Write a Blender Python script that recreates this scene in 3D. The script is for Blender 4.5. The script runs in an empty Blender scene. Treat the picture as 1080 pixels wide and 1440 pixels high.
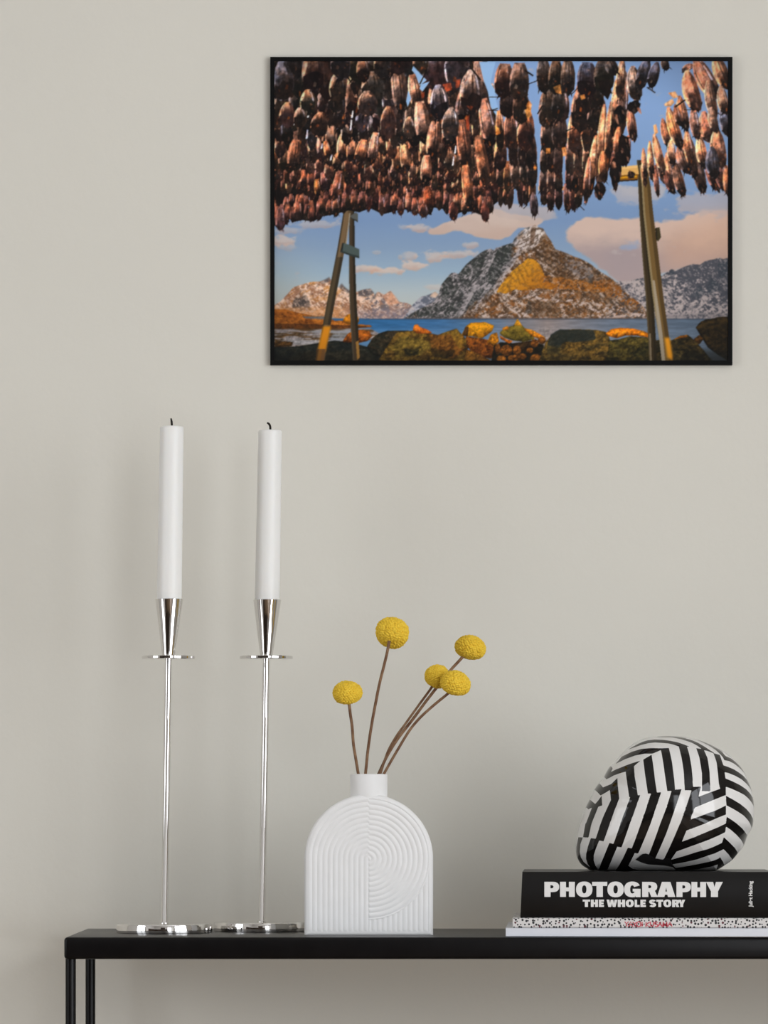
import bpy, bmesh, math, random
import numpy as np
from mathutils import Vector, Matrix

# ---------------------------------------------------------------- frame and camera maths
S = 0.0007            # metres per pixel of the photograph at the table's front edge
FPX = 5860.0          # focal length in pixels
D = FPX * S           # camera distance from the table's front edge (about 4.1 m)
HOR = 1138.0          # horizon row
TOP = 0.75            # table top height
ZC = TOP + (1318 - HOR) * S
WALL_Y = 0.335

def K(Y): return (D + Y) / D
def PX(px, Y): return (px - 540.0) * S * K(Y)
def PZ(py, Y): return ZC + (HOR - py) * S * K(Y)
def P(px, py, Y): return Vector((PX(px, Y), Y, PZ(py, Y)))

scene = bpy.context.scene
C = scene.collection

# ---------------------------------------------------------------- materials
def lin(c):
    c = c / 255.0
    return c / 12.92 if c <= 0.04045 else ((c + 0.055) / 1.055) ** 2.4
def rgb(r, g, b): return (lin(r), lin(g), lin(b), 1.0)

def mat(name, col=(0.5, 0.5, 0.5, 1), rough=0.5, metal=0.0, spec=0.5, coat=0.0, sss=0.0):
    m = bpy.data.materials.new(name); m.use_nodes = True
    b = m.node_tree.nodes['Principled BSDF']
    b.inputs['Base Color'].default_value = col
    b.inputs['Roughness'].default_value = rough
    b.inputs['Metallic'].default_value = metal
    b.inputs['Specular IOR Level'].default_value = spec
    b.inputs['Coat Weight'].default_value = coat
    b.inputs['Coat Roughness'].default_value = 0.03
    if sss:
        b.inputs['Subsurface Weight'].default_value = sss
        b.inputs['Subsurface Radius'].default_value = (0.006, 0.005, 0.004)
        b.inputs['Subsurface Scale'].default_value = 1.0
    return m
def nd(m, kind): return m.node_tree.nodes.new(kind)
def lk(m, a, b): m.node_tree.links.new(a, b)
def bs(m): return m.node_tree.nodes['Principled BSDF']

def noise_variation(m, c1, c2, scale, bump=0.0, bscale=None, bdist=0.001, detail=4):
    tc = nd(m, 'ShaderNodeTexCoord')
    n = nd(m, 'ShaderNodeTexNoise'); n.inputs['Scale'].default_value = scale; n.inputs['Detail'].default_value = detail
    r = nd(m, 'ShaderNodeValToRGB')
    r.color_ramp.elements[0].position = 0.3; r.color_ramp.elements[1].position = 0.7
    r.color_ramp.elements[0].color = c1; r.color_ramp.elements[1].color = c2
    lk(m, tc.outputs['Object'], n.inputs['Vector']); lk(m, n.outputs['Fac'], r.inputs['Fac'])
    lk(m, r.outputs['Color'], bs(m).inputs['Base Color'])
    if bump:
        n2 = nd(m, 'ShaderNodeTexNoise'); n2.inputs['Scale'].default_value = bscale or scale; n2.inputs['Detail'].default_value = 6
        bp = nd(m, 'ShaderNodeBump'); bp.inputs['Strength'].default_value = bump; bp.inputs['Distance'].default_value = bdist
        lk(m, tc.outputs['Object'], n2.inputs['Vector']); lk(m, n2.outputs['Fac'], bp.inputs['Height'])
        lk(m, bp.outputs['Normal'], bs(m).inputs['Normal'])
    return m

WALLC = (0.655, 0.632, 0.566)
M = {}
M['wall'] = noise_variation(mat('wall_plaster', rough=0.85, spec=0.2),
        (WALLC[0]*0.985, WALLC[1]*0.985, WALLC[2]*0.985, 1), (WALLC[0]*1.015, WALLC[1]*1.015, WALLC[2]*1.015, 1), 2.5,
        bump=0.25, bscale=55, bdist=0.002)
M['white_wall'] = mat('white_wall_paint', (0.62, 0.605, 0.58, 1), 0.9, spec=0.2)
M['ceiling'] = mat('ceiling_paint', (0.68, 0.675, 0.66, 1), 0.9, spec=0.2)
M['black_metal'] = noise_variation(mat('black_powder_coat', rough=0.3, spec=0.16), (0.0035,0.003,0.0032,1), (0.005,0.0045,0.0047,1), 40, bump=0.05, bscale=900, bdist=0.0002)
M['chrome'] = mat('polished_chrome', (0.73, 0.715, 0.70, 1), 0.03, metal=1.0)
M['wax'] = mat('white_wax', (0.80, 0.795, 0.77, 1), 0.42, spec=0.4, sss=0.25)
M['wick'] = noise_variation(mat('burnt_wick', rough=0.95, spec=0.1), (0.012,0.010,0.008,1), (0.035,0.030,0.025,1), 900)
M['ceramic'] = noise_variation(mat('matte_white_ceramic', rough=0.55, spec=0.35), (0.735,0.73,0.72,1), (0.76,0.755,0.745,1), 60, bump=0.08, bscale=1500, bdist=0.0002)
M['flower'] = noise_variation(mat('yellow_floret', rough=0.8, spec=0.2), (0.68,0.43,0.03,1), (0.82,0.58,0.06,1), 260)
M['stem'] = noise_variation(mat('dry_brown_stem', rough=0.75, spec=0.25), (0.105,0.045,0.022,1), (0.26,0.155,0.085,1), 120, bump=0.3, bscale=500, bdist=0.0004)
M['black_frame'] = mat('black_frame_lacquer', (0.0012,0.0012,0.0012,1), 0.6, spec=0.12)
M['book_black'] = noise_variation(mat('black_laminated_cover', rough=0.36, spec=0.2), (0.0045,0.0038,0.0034,1), (0.006,0.0052,0.0048,1), 30)
M['book_white'] = noise_variation(mat('white_cover', rough=0.5, spec=0.4), (0.62,0.635,0.68,1), (0.65,0.66,0.70,1), 20)
M['pages'] = mat('book_pages', (0.62,0.59,0.53,1), 0.9, spec=0.1)
M['letter_white'] = mat('white_foil_lettering', (0.70,0.69,0.67,1), 0.6)
M['letter_red'] = mat('red_ink', (0.52,0.045,0.07,1), 0.7)
M['frame_white'] = mat('white_window_paint', (0.7,0.7,0.69,1), 0.5)

def wave_wood(name, c1, c2, rough):
    m = mat(name, rough=rough)
    tc = nd(m, 'ShaderNodeTexCoord'); mp = nd(m, 'ShaderNodeMapping'); mp.inputs['Scale'].default_value = (7, 0.6, 1)
    n = nd(m, 'ShaderNodeTexNoise'); n.inputs['Scale'].default_value = 3; n.inputs['Detail'].default_value = 8
    r = nd(m, 'ShaderNodeValToRGB'); r.color_ramp.elements[0].color = c1; r.color_ramp.elements[1].color = c2
    r.color_ramp.elements[0].position = 0.3; r.color_ramp.elements[1].position = 0.7
    lk(m, tc.outputs['Object'], mp.inputs['Vector']); lk(m, mp.outputs['Vector'], n.inputs['Vector'])
    lk(m, n.outputs['Fac'], r.inputs['Fac']); lk(m, r.outputs['Color'], bs(m).inputs['Base Color'])
    return m
M['dark_wood'] = wave_wood('dark_wood', (0.022,0.013,0.008,1), (0.045,0.027,0.017,1), 0.5)
M['floor'] = wave_wood('oak_floor', (0.22,0.145,0.09,1), (0.34,0.24,0.155,1), 0.45)

# ---------------------------------------------------------------- object helpers
def tag(o, label=None, cat=None, group=None, kind=None):
    if label: o['label'] = label
    if cat: o['category'] = cat
    if group: o['group'] = group
    if kind: o['kind'] = kind
    return o
def empty(name, loc):
    o = bpy.data.objects.new(name, None); C.objects.link(o); o.location = loc
    o.empty_display_size = 0.02
    return o
def link(name, me, material, parent=None, loc=None, smooth=True):
    if material: me.materials.append(material)
    if smooth:
        me.polygons.foreach_set('use_smooth', [True] * len(me.polygons))
    o = bpy.data.objects.new(name, me); C.objects.link(o)
    if parent: o.parent = parent
    if loc is not None: o.location = loc
    return o
def bm_obj(name, bm, material, parent=None, loc=None, smooth=False):
    bmesh.ops.recalc_face_normals(bm, faces=bm.faces)
    me = bpy.data.meshes.new(name); bm.to_mesh(me); bm.free()
    return link(name, me, material, parent, loc, smooth)
def add_box(bm, lo, hi):
    x0, y0, z0 = lo; x1, y1, z1 = hi
    v = [bm.verts.new(c) for c in ((x0,y0,z0),(x1,y0,z0),(x1,y1,z0),(x0,y1,z0),(x0,y0,z1),(x1,y0,z1),(x1,y1,z1),(x0,y1,z1))]
    for f in ((0,3,2,1),(4,5,6,7),(0,1,5,4),(1,2,6,5),(2,3,7,6),(3,0,4,7)):
        bm.faces.new([v[i] for i in f])
def bevel_box(lo, hi, r, seg=3):
    bm = bmesh.new(); add_box(bm, lo, hi)
    bmesh.ops.bevel(bm, geom=bm.edges[:], offset=r, segments=seg, profile=0.5, affect='EDGES')
    return bm
def lathe(profile, seg=96, shear=0.0):
    """profile: list of (radius, z); closed solid of revolution. shear leans it along x."""
    bm = bmesh.new(); rings = []
    for r, z in profile:
        if r < 1e-7:
            rings.append([bm.verts.new((shear * z, 0, z))])
        else:
            rings.append([bm.verts.new((r * math.cos(2*math.pi*i/seg) + shear * z, r * math.sin(2*math.pi*i/seg), z)) for i in range(seg)])
    for a, b in zip(rings, rings[1:]):
        for i in range(seg):
            j = (i + 1) % seg
            if len(a) == 1 and len(b) == 1: continue
            if len(a) == 1: bm.faces.new((a[0], b[i], b[j]))
            elif len(b) == 1: bm.faces.new((a[i], a[j], b[0]))
            else: bm.faces.new((a[i], a[j], b[j], b[i]))
    return bm
def sharp_smooth(o, ang=35):
    me = o.data
    bm = bmesh.new(); bm.from_mesh(me)
    for e in bm.edges:
        if len(e.link_faces) == 2 and e.calc_face_angle(0) > math.radians(ang): e.smooth = False
    for f in bm.faces: f.smooth = True
    bm.to_mesh(me); bm.free()
    return o
def tube(points, radii, seg=12):
    """smooth tube through points (Vectors) with a radius per point."""
    pts = []; rad = []
    n = len(points)
    for i in range(n - 1):
        p0 = points[max(i-1,0)]; p1 = points[i]; p2 = points[i+1]; p3 = points[min(i+2,n-1)]
        for k in range(6):
            t = k / 6.0
            pts.append(0.5*((2*p1) + (p2-p0)*t + (2*p0-5*p1+4*p2-p3)*t*t + (3*p1-p0-3*p2+p3)*t**3))
            rad.append(radii[i]*(1-t) + radii[i+1]*t)
    pts.append(points[-1]); rad.append(radii[-1])
    bm = bmesh.new(); rings = []
    up = Vector((0.3, 1, 0.1)).normalized()
    for i, p in enumerate(pts):
        d = (pts[min(i+1,len(pts)-1)] - pts[max(i-1,0)]).normalized()
        a = d.cross(up).normalized(); b = d.cross(a).normalized()
        rings.append([bm.verts.new(p + rad[i]*(math.cos(2*math.pi*k/seg)*a + math.sin(2*math.pi*k/seg)*b)) for k in range(seg)])
    for a, b in zip(rings, rings[1:]):
        for i in range(seg):
            j = (i+1) % seg
            bm.faces.new((a[i], a[j], b[j], b[i]))
    bm.faces.new(rings[0][::-1]); bm.faces.new(rings[-1])
    return bm

# numpy raster helpers -----------------------------------------------------------
def poly_mask(h, w, pts, out=None):
    """even-odd fill of pts (x, y in array pixels) into a bool array."""
    if out is None: out = np.zeros((h, w), bool)
    p = np.asarray(pts, float)
    x0 = max(int(np.floor(p[:,0].min())), 0); x1 = min(int(np.ceil(p[:,0].max())) + 1, w)
    y0 = max(int(np.floor(p[:,1].min())), 0); y1 = min(int(np.ceil(p[:,1].max())) + 1, h)
    if x1 <= x0 or y1 <= y0: return out
    X = np.arange(x0, x1)[None, :] + 0.5; Y = np.arange(y0, y1)[:, None] + 0.5
    ins = np.zeros((y1-y0, x1-x0), bool)
    n = len(p)
    for i in range(n):
        xa, ya = p[i]; xb, yb = p[(i+1) % n]
        if ya == yb: continue
        c = (ya > Y) != (yb > Y)
        ins ^= c & (X < (xb-xa)*(Y-ya)/(yb-ya) + xa)
    out[y0:y1, x0:x1] |= ins
    return out
def blur(a, n):
    for _ in range(n):
        b = np.pad(a, [(1,1),(1,1)] + [(0,0)]*(a.ndim-2), mode='edge')
        a = (b[:-2,1:-1] + 2*b[1:-1,1:-1] + b[2:,1:-1]) / 4
        b = np.pad(a, [(1,1),(1,1)] + [(0,0)]*(a.ndim-2), mode='edge')
        a = (b[1:-1,:-2] + 2*b[1:-1,1:-1] + b[1:-1,2:]) / 4
    return a
def grid_mesh(name, V, nu, nv):
    """V: (nv*nu, 3) points; quads over the grid."""
    i = np.arange(nv-1)[:, None]*nu + np.arange(nu-1)[None, :]
    F = np.stack([i, i+1, i+nu+1, i+nu], -1).reshape(-1, 4)
    return np_mesh(name, V, F)
def np_mesh(name, V, F):
    me = bpy.data.meshes.new(name)
    F = np.asarray(F, np.int32); k = F.shape[1]
    me.vertices.add(len(V)); me.vertices.foreach_set('co', np.asarray(V, np.float32).ravel())
    me.loops.add(F.size); me.loops.foreach_set('vertex_index', F.ravel())
    me.polygons.add(len(F)); me.polygons.foreach_set('loop_start', np.arange(0, F.size, k, dtype=np.int32))
    me.update(calc_edges=True); me.validate()
    return me

# the printed photo on the wall, painted procedurally: a coast with drying fish ----
def paint_print():
    Q = 2
    W, H = 640*Q, 424*Q
    rs = np.random.RandomState(11)
    OX, OY = 385.0, 85.0                     # the print's upper left corner in photograph pixels
    img = np.zeros((H, W, 3))
    GX, GY = np.meshgrid(OX+(np.arange(W)+0.5)/Q, OY+(np.arange(H)+0.5)/Q)
    def T(pts): return [((x-OX)*Q, (y-OY)*Q) for x, y in pts]
    def vnoise(sx, sy, seed, shear=0.0):
        """smooth value noise, one cell = sx by sy photograph pixels."""
        r = np.random.RandomState(seed)
        u = (GX-OX+shear*(GY-OY))/sx; v = (GY-OY)/sy
        u = u-u.min()+1; v = v-v.min()+1
        g = r.rand(int(v.max())+3, int(u.max())+3)
        iu, iv = u.astype(int), v.astype(int); fu, fv = u-iu, v-iv
        fu = fu*fu*(3-2*fu); fv = fv*fv*(3-2*fv)
        return (g[iv,iu]*(1-fu)+g[iv,iu+1]*fu)*(1-fv)+(g[iv+1,iu]*(1-fu)+g[iv+1,iu+1]*fu)*fv
    def fbm(sx, sy, seed, n=4, shear=0.0):
        a = 0; t = 0
        for i in range(n):
            a = a + vnoise(sx/2**i, sy/2**i, seed+i*7, shear)*0.55**i; t += 0.55**i
        a = a/t
        return np.clip((a-a.mean())/a.std()*0.165+0.5, .15, .85)
    def ss(a, lo, hi):
        t = np.clip((a-lo)/(hi-lo), 0, 1); return t*t*(3-2*t)
    def soft(pts, n):
        return pmb(pts, n*0.42)
    def pmb(pts, sg):
        """outline filled and softened, worked out only where it lies."""
        p_ = np.asarray(T(pts)); pd = int(sg*4)+4
        x0 = max(int(p_[:,0].min())-pd, 0); x1 = min(int(p_[:,0].max())+pd, W); y0 = max(int(p_[:,1].min())-pd, 0); y1 = min(int(p_[:,1].max())+pd, H)
        out = np.zeros((H, W))
        if x1 > x0 and y1 > y0:
            m = poly_mask(y1-y0, x1-x0, p_-np.array([x0, y0])).astype(float)
            out[y0:y1, x0:x1] = gb(m, sg) if sg else m
        return out
    def gb(a, sg):
        """gaussian-like blur: three box passes."""
        r = max(int(round(sg*0.98)), 0)
        if r == 0: return blur(a, 1)
        for ax in (0, 1):
            for _ in range(3):
                pd = [(0,0),(0,0)]; pd[ax] = (r+1, r)
                c = np.cumsum(np.pad(a, pd, mode='edge'), axis=ax)
                n_ = a.shape[ax]
                hi = np.take(c, np.arange(2*r+1, 2*r+1+n_), axis=ax); lo = np.take(c, np.arange(0, n_), axis=ax)
                a = (hi-lo)/(2*r+1)
        return a
    FM = np.zeros((H, W), bool); MARK = [False]
    def lay(m, col):
        """blend colour (3-tuple or array) over the picture with mask m."""
        nonlocal img
        col = np.asarray(col, float)
        ry, rx = np.flatnonzero(m.any(1)), np.flatnonzero(m.any(0))
        if not len(ry): return
        sl = (slice(ry[0], ry[-1]+1), slice(rx[0], rx[-1]+1))
        q = m[sl][..., None]
        img[sl] = img[sl]*(1-q) + (col[sl] if col.ndim == 3 else col)*q
    def c3(a, b, t): return np.asarray(a, float)*(1-t[..., None]) + np.asarray(b, float)*t[..., None]
    def poly(pts, col, alpha=1.0):
        """fast hard-edged fill."""
        p = np.asarray(T(pts)); x0 = max(int(p[:,0].min()), 0); x1 = min(int(p[:,0].max())+2, W); y0 = max(int(p[:,1].min()), 0); y1 = min(int(p[:,1].max())+2, H)
        if x1 <= x0 or y1 <= y0: return
        m = poly_mask(y1-y0, x1-x0, p-np.array([x0, y0]))
        s_ = img[y0:y1, x0:x1]
        s_[m] = s_[m]*(1-alpha) + np.asarray(col, float)*alpha
        if MARK[0]: FM[y0:y1, x0:x1] |= m
    # ---- sky
    ky = np.array([85, 150, 250, 310, 350, 385, 410, 440]); 
    top = np.array([(132,163,208),(135,166,210),(126,155,194),(120,146,182),(132,155,182),(150,172,189),(172,184,188),(186,188,180)], float)
    sky = np.stack([np.interp(GY, ky, top[:, i]) for i in range(3)], -1)
    lft = np.clip((470-GX)/90, 0, 1)*ss(GY, 300, 430)
    sky = sky*(1-0.45*lft[..., None]) + np.array([166,170,160.])*0.45*lft[..., None]
    img = sky
    n1 = fbm(30, 15, 5); n2 = fbm(11, 6, 40)
    def cloud(pts, c_hi, c_lo, y_hi, y_lo, n=10, amt=1.0, rough=0.7):
        m = soft(pts, n*3)
        m = ss(m*1.15 + (n1-0.5)*rough + (n2-0.5)*rough*0.5, 0.30, 0.72)*amt
        lay(m, c3(c_hi, c_lo, ss(GY + (n1-0.5)*22, y_hi, y_lo)))
    cloud([(795,326),(806,314),(832,306),(852,309),(876,312),(896,304),(925,312),(958,310),(972,302),(1030,296),(1030,376),(990,374),(940,384),(905,392),(875,398),(858,384),(832,364),(802,346)], (206,180,166), (168,150,148), 316, 366, 8)
    m = soft([(930,330),(1030,296),(1030,378),(930,384)], 60); lay(m*0.55, (204,160,132))
    m = soft([(840,352),(905,350),(905,384),(868,392)], 40); lay(m*0.6, (160,146,148))
    m = ss(soft([(866,342),(902,336),(902,350),(872,356)], 22)+(n2-.5)*.7, .4, .9); lay(m*0.7, (140,158,188))
    cloud([(596,328),(630,312),(660,303),(700,296),(735,304),(768,311),(748,322),(730,320),(706,338),(672,334),(640,324),(616,331)], (206,184,170), (196,168,152), 300, 336, 5, 0.95)
    cloud([(690,286),(770,290),(790,305),(750,312),(700,306)], (196,178,170), (190,172,164), 290, 310, 8, 0.7)
    cloud([(940,276),(1030,270),(1030,300),(985,298),(960,292)], (184,172,172), (186,170,166), 280, 300, 8, 0.65, 1.0)
    cloud([(862,262),(940,262),(930,284),(870,286)], (200,186,178), (176,170,176), 262, 288, 8, 0.7, 0.9)
    for cx, cy, rx, ry, a in ((590,321,15,6,.8),(566,320,10,4,.45),(610,362,20,8,.8),(575,361,12,6,.6),(648,358,24,5,.75),(661,345,9,5,.7),(581,375,19,6.5,.95),(545,382,26,5.5,.95),(517,379,26,4.5,.85),(528,378,14,4,.6),(398,339,20,7,.85),(404,348,14,5,.4),(440,316,36,6,.55),(404,324,20,6,.5),(612,405,12,5,.5),(530,356,6,3,.4)):
        d = np.hypot((GX-cx)/rx, (GY-cy)/ry)
        m = ss(1.35-d + (n2-0.5)*1.3, 0.1, 0.75)*a
        lay(m*.85, c3((212,190,174), (196,160,142), ss(GY+(n2-.5)*6, cy-ry*0.3, cy+ry)))
    # ---- far mountains
    rg1 = np.abs(fbm(9, 9, 101, 4, 0.6)-0.5)*2; rg2 = np.abs(fbm(7, 10, 131, 4, -0.7)-0.5)*2
    f1 = fbm(8, 8, 160, 4, 0.8); f2 = fbm(8, 8, 190, 4, -0.8); f3 = fbm(4, 4, 230, 3)
    fine = fbm(2.4, 3.0, 260, 2, -0.6); fine2 = fbm(2.2, 3.2, 270, 2, 0.7)
    left = [(380,434),(395,424),(405,413),(412,405),(424,401),(434,398),(441,397),(448,397),(456,395),(463,391),(470,403),(476,405),(480,400),(484,405),(492,411),(503,411),(512,408),(521,407),(527,416),(531,411),(540,415),(545,413),(549,410),(555,418),(562,426),(572,427),(579,431),(590,450),(380,450)]
    mk = soft(left, 1)
    snow = ss(f2*0.55+fine*0.45, 0.38, 0.58)
    colm = c3((158,112,84), (236,202,178), snow)
    colm = c3(colm, (196,126,58), ss(f1*0.6+fine2*0.4, 0.5, 0.62)*np.clip((505-GX)/40, 0.1, 0.9)*ss(GY, 450, 400)*0.9)
    lay(mk, colm)
    lay(mk*ss(np.interp(GX, [400,415,430,440,520], [455,417,414,440,460])*-1+GY+(f1-.5)*14, -3, 5)*ss(GX, 450, 432)*ss(GY, 442, 436), c3((74,66,62), (132,112,100), ss(fine, .4, .65)))
    lay(mk*ss(f1+fine*.5, 0.72, 0.9)*ss(GX, 500, 515)*0.9, (88,82,88))
    for pts in ([(476,405),(480,399),(485,405),(493,411),(494,415),(484,410)], [(503,411),(512,408),(521,407),(526,413),(516,418),(504,417)], [(530,412),(527,420),(520,428),(522,420)], [(535,430),(545,428),(548,436),(536,438)], [(448,398),(456,394),(463,390),(464,396),(455,400)]):
        lay(soft(pts, 2)*0.8, (82,80,84))
    lay(mk*ss(GX, 520, 545)*0.30, (150,140,148))
    lay(mk*ss(GY, 430, 442)*ss(GX, 470, 500)*0.55, (142,126,132))
    lay(mk*ss(GY, 430, 436)*ss(GX, 500, 470)*0.7, (206,140,84))
    lay(soft([(538,418),(545,412),(549,410),(556,418),(562,428),(545,430)], 3)*0.75, (214,150,112))
    blue = [(566,450),(580,430),(590,419),(601,416),(608,413),(612,411),(618,416),(626,430),(626,450)]
    lay(soft(blue, 1), c3((96,100,112), (168,166,172), ss(f1*.6+fine*.4, .42, .62)))
    lay(soft([(604,418),(608,413),(612,411),(617,415),(612,420)], 2)*0.8, (226,190,160))
    rgt = [(850,452),(866,398),(875,396),(885,396),(900,392),(915,391),(931,389),(938,384),(945,379),(951,382),(960,377),(968,374),(975,372),(985,373),(992,368),(1000,366),(1006,365),(1012,363),(1018,365),(1030,362),(1030,452)]
    d_ = ss(f1*0.40+rg1*0.20+fine*0.50 + (416-GY)*0.0036 + (GX-955)*0.0009, 0.44, 0.58)
    lay(soft(rgt, 1), c3((178,164,160), (66,68,76), d_*0.92))
    for pts in ([(993,408),(1002,389),(1011,400),(1014,408),(1000,414)], [(975,412),(984,402),(992,412),(986,420),(972,418)], [(1010,372),(1024,366),(1024,388),(1012,394)], [(940,384),(946,379),(950,384),(944,390)]):
        lay(blur(ss(soft(pts, 3)+(fine-.5)*.6, .35, .6), 1)*0.8, (58,64,72))
    lay(soft(rgt, 1)*ss(GY, 436, 447)*0.4, (96,92,98))
    # ---- big mountain
    big = [(566,451),(580,441),(595,433),(610,425),(617,414),(620,402),(627,393),(634,385),(639,384),(645,386),(655,373),(662,367),(670,361),(676,356),(683,352),(690,350),(694,353),(698,349),(705,347),(714,344),(721,342),(724,335),(732,326),(739,321),(747,319),(752,317),(757,320),(764,322),(769,331),(776,341),(781,351),(790,354),(798,357),(806,361),(815,364),(824,368),(832,373),(845,383),(853,388),(861,393),(870,401),(878,409),(890,420),(902,428),(908,436),(912,451)]
    mk = soft(big, 1)
    ridge = np.interp(GY, [318,340,365,400,430,450], [752,726,722,702,668,640])
    side = ss(GX-ridge + (f1-.5)*14, -5, 5)
    dl = ss(f1*0.42+fine2*0.36+rg1*0.22, 0.34, 0.50)
    dr = ss(f2*0.40+fine*0.38+rg2*0.22, 0.32, 0.50)
    cl = c3((56,58,56), (162,152,152), 1-dl*0.93)
    rock = c3((84,60,40), (132,82,40), ss(f1, .4, .65))
    cr = c3((196,176,164), rock, dr*0.85+0.15*ss(f3,.35,.6))
    lay(mk, c3(cl, cr, side))
    # darker slate buttresses on the left, snow gullies between
    for pts in ([(619,425),(621,402),(628,392),(635,385),(638,400),(640,412),(628,424)], [(646,386),(656,373),(670,361),(676,357),(682,364),(676,380),(664,392),(655,388)], [(684,400),(692,372),(700,350),(720,343),(722,352),(708,378),(695,398)], [(622,441),(634,428),(640,424),(638,436),(628,447)], [(575,445),(600,432),(625,424),(620,434),(595,446)], [(692,362),(704,348),(720,344),(712,362),(702,372)]):
        lay(ss(pmb(pts, 3)+(fine2-.5)*1.0, .4, .7)*mk*0.68, (50,54,50))
    for pth, wd in (([(640,386),(645,398),(650,408),(656,414)], 2.2), ([(696,352),(690,368),(682,382),(672,398),(664,412),(650,436)], 3.2), ([(738,342),(728,358),(716,376),(704,394),(692,412)], 3.0), ([(660,372),(664,384),(660,396)], 1.6), ([(690,400),(676,420),(668,440)], 2.0)):
        m = pmb(stroke(pth, wd*2), 1.2)
        lay(ss(m+(fine-.5)*.7, .3, .7)*0.8*mk, (176,166,166))
    # snow on the summit
    lay(ss(soft([(724,342),(732,328),(740,321),(752,318),(764,322),(770,334),(762,340),(752,348),(742,352),(730,350)], 6)+(fine-.5)*1.0, .45, .7)*0.85, (206,192,186))
    for pts, cc in (([(738,322),(747,322),(746,334),(741,340),(739,332)], (236,226,220)), ([(754,322),(763,322),(764,330),(757,338),(753,334)], (234,222,212)), ([(747,320),(754,319),(752,338),(750,346),(745,344)], (92,62,40)), ([(759,336),(767,328),(776,342),(781,352),(768,352),(757,346)], (98,66,36)), ([(726,338),(733,327),(738,324),(733,336)], (130,98,72)), ([(721,342),(725,334),(728,333),(726,341)], (60,62,66))):
        lay(ss(pmb(pts, 1.6)+(fine-.5)*.5, .3, .8)*0.62, cc)
    # brown upper right flank
    lay(ss(soft([(752,358),(782,352),(830,374),(870,402),(912,440),(860,430),(820,420),(790,400),(768,380)], 10)+(f2-.5)*1.3, .45, .75)*0.62, c3((106,72,42), (60,54,48), ss(fine, .45, .7)))
    lay(ss(soft([(792,366),(812,366),(834,380),(836,394),(812,392),(798,380)], 6)+(fine-.5)*1.4, .55, 1.0)*0.55, (150,142,144))
    lay(ss(soft([(833,396),(858,394),(872,406),(905,432),(880,430),(850,412),(836,408)], 5)+(f2-.5)*1.1, .45, .75)*0.75, (150,88,34))
    lay(soft([(826,388),(834,386),(834,402),(828,406)], 2)*0.5, (52,56,58))
    # the sunlit golden face
    gold = [(698,412),(704,402),(713,391),(722,380),(734,371),(742,364),(750,365),(757,370),(762,378),(766,388),(764,398),(774,398),(786,402),(776,408),(756,406),(738,410),(724,408),(712,414)]
    gm = ss(soft(gold, 3)+(fine2-.5)*.5, .38, .62)
    lay(gm, c3(c3((216,150,36), (180,112,28), ss(GX*.5+GY*.5, 545, 585)), (140,86,26), ss(f1*.4+fine*.6, .52, .78)))
    lay(ss(soft([(760,388),(800,392),(860,404),(850,414),(800,408),(764,404)], 6)+(f3-.5)*1.2, .5, .8)*0.7, (172,100,30))
    for pth in ([(733,372),(739,380),(744,391)], [(722,380),(728,390),(732,402)], [(728,376),(733,386),(738,396)], [(713,400),(717,408)], [(757,374),(778,384),(786,394)]):
        lay(pmb(stroke(pth, 1.7), .6)*0.5, (84,56,24))
    # snow ledges across the foot of the mountain
    for pth, wd in (([(736,420),(748,416),(756,420),(768,423),(780,424),(788,424)], 3.0), ([(742,416),(752,410),(760,407)], 1.7), ([(782,424),(789,432),(795,442),(790,448)], 3.2), ([(786,425),(796,424),(806,423)], 2.6), ([(723,432),(728,440),(732,448)], 2.6), ([(736,448),(742,438),(746,436)], 2.2), ([(700,445),(712,444),(722,447)], 2.8), ([(790,414),(800,412),(808,414)], 1.5), ([(812,400),(816,408),(820,414)], 1.4), ([(818,426),(826,432),(838,438),(850,446)], 3.2), ([(838,428),(852,434),(866,444)], 3.0), ([(842,448),(870,446),(908,444)], 3.6), ([(836,440),(846,448)], 2.6), ([(868,436),(884,441),(904,443)], 2.0)):
        m = pmb(stroke(pth, wd), 1)
        lay(ss(m+(fine-.5)*.45, .25, .6)*0.8*mk, (204,184,176))
    lay(ss(soft([(742,424),(760,424),(778,426),(790,440),(786,447),(755,446),(745,438)], 4)+(f3-.5)*.8, .4, .7)*0.8, c3((86,66,46), (116,86,62), ss(fine, .4, .65)))
    lay(ss(soft([(738,440),(742,424),(748,424),(748,444)], 4), .4, .8)*0.6, (52,50,46))
    sp1, sp2, sp3 = fbm(3.4, 3.0, 610, 3, 0.9), fbm(3.2, 3.4, 640, 3, -0.9), fbm(1.6, 2.0, 670, 2)
    offgold = 1-gm*.75
    lay(mk*ss(sp1*.6+sp3*.4, .48, .60)*0.72*(.2+.8*offgold), c3((46,46,46), (62,44,30), side))
    lay(mk*side*ss(sp2*.6+sp3*.4, .58, .68)*0.42*offgold, (198,180,170))
    lay(mk*(1-side)*ss(sp2*.6+sp3*.4, .55, .64)*0.5, (168,160,160))
    lay(mk*side*ss(sp2*.5+sp1*.5, .56, .64)*ss(GY, 385, 400)*ss(GX, 740, 800)*0.5, (150,92,40))
    lay(soft(rgt, 1)*ss(sp1*.6+sp3*.4, .52, .62)*0.6, (66,68,76)); lay(soft(rgt, 1)*ss(sp2*.6+sp3*.4, .55, .65)*0.45, (186,172,168))
    lay(soft(left, 1)*ss(sp1*.6+sp3*.4, .56, .66)*0.4, (96,76,66)); lay(soft(left, 1)*ss(sp2*.6+sp3*.4, .56, .66)*0.5, (242,206,182))
    lay(mk*ss(GY, 446.5, 448.5)*0.6, (90,78,76))
    # ---- sea
    sea = ss(GY, 448.6, 450.0)
    cx_ = np.array([385, 480, 560, 620, 680, 720, 770, 820, 870, 1025])
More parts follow.
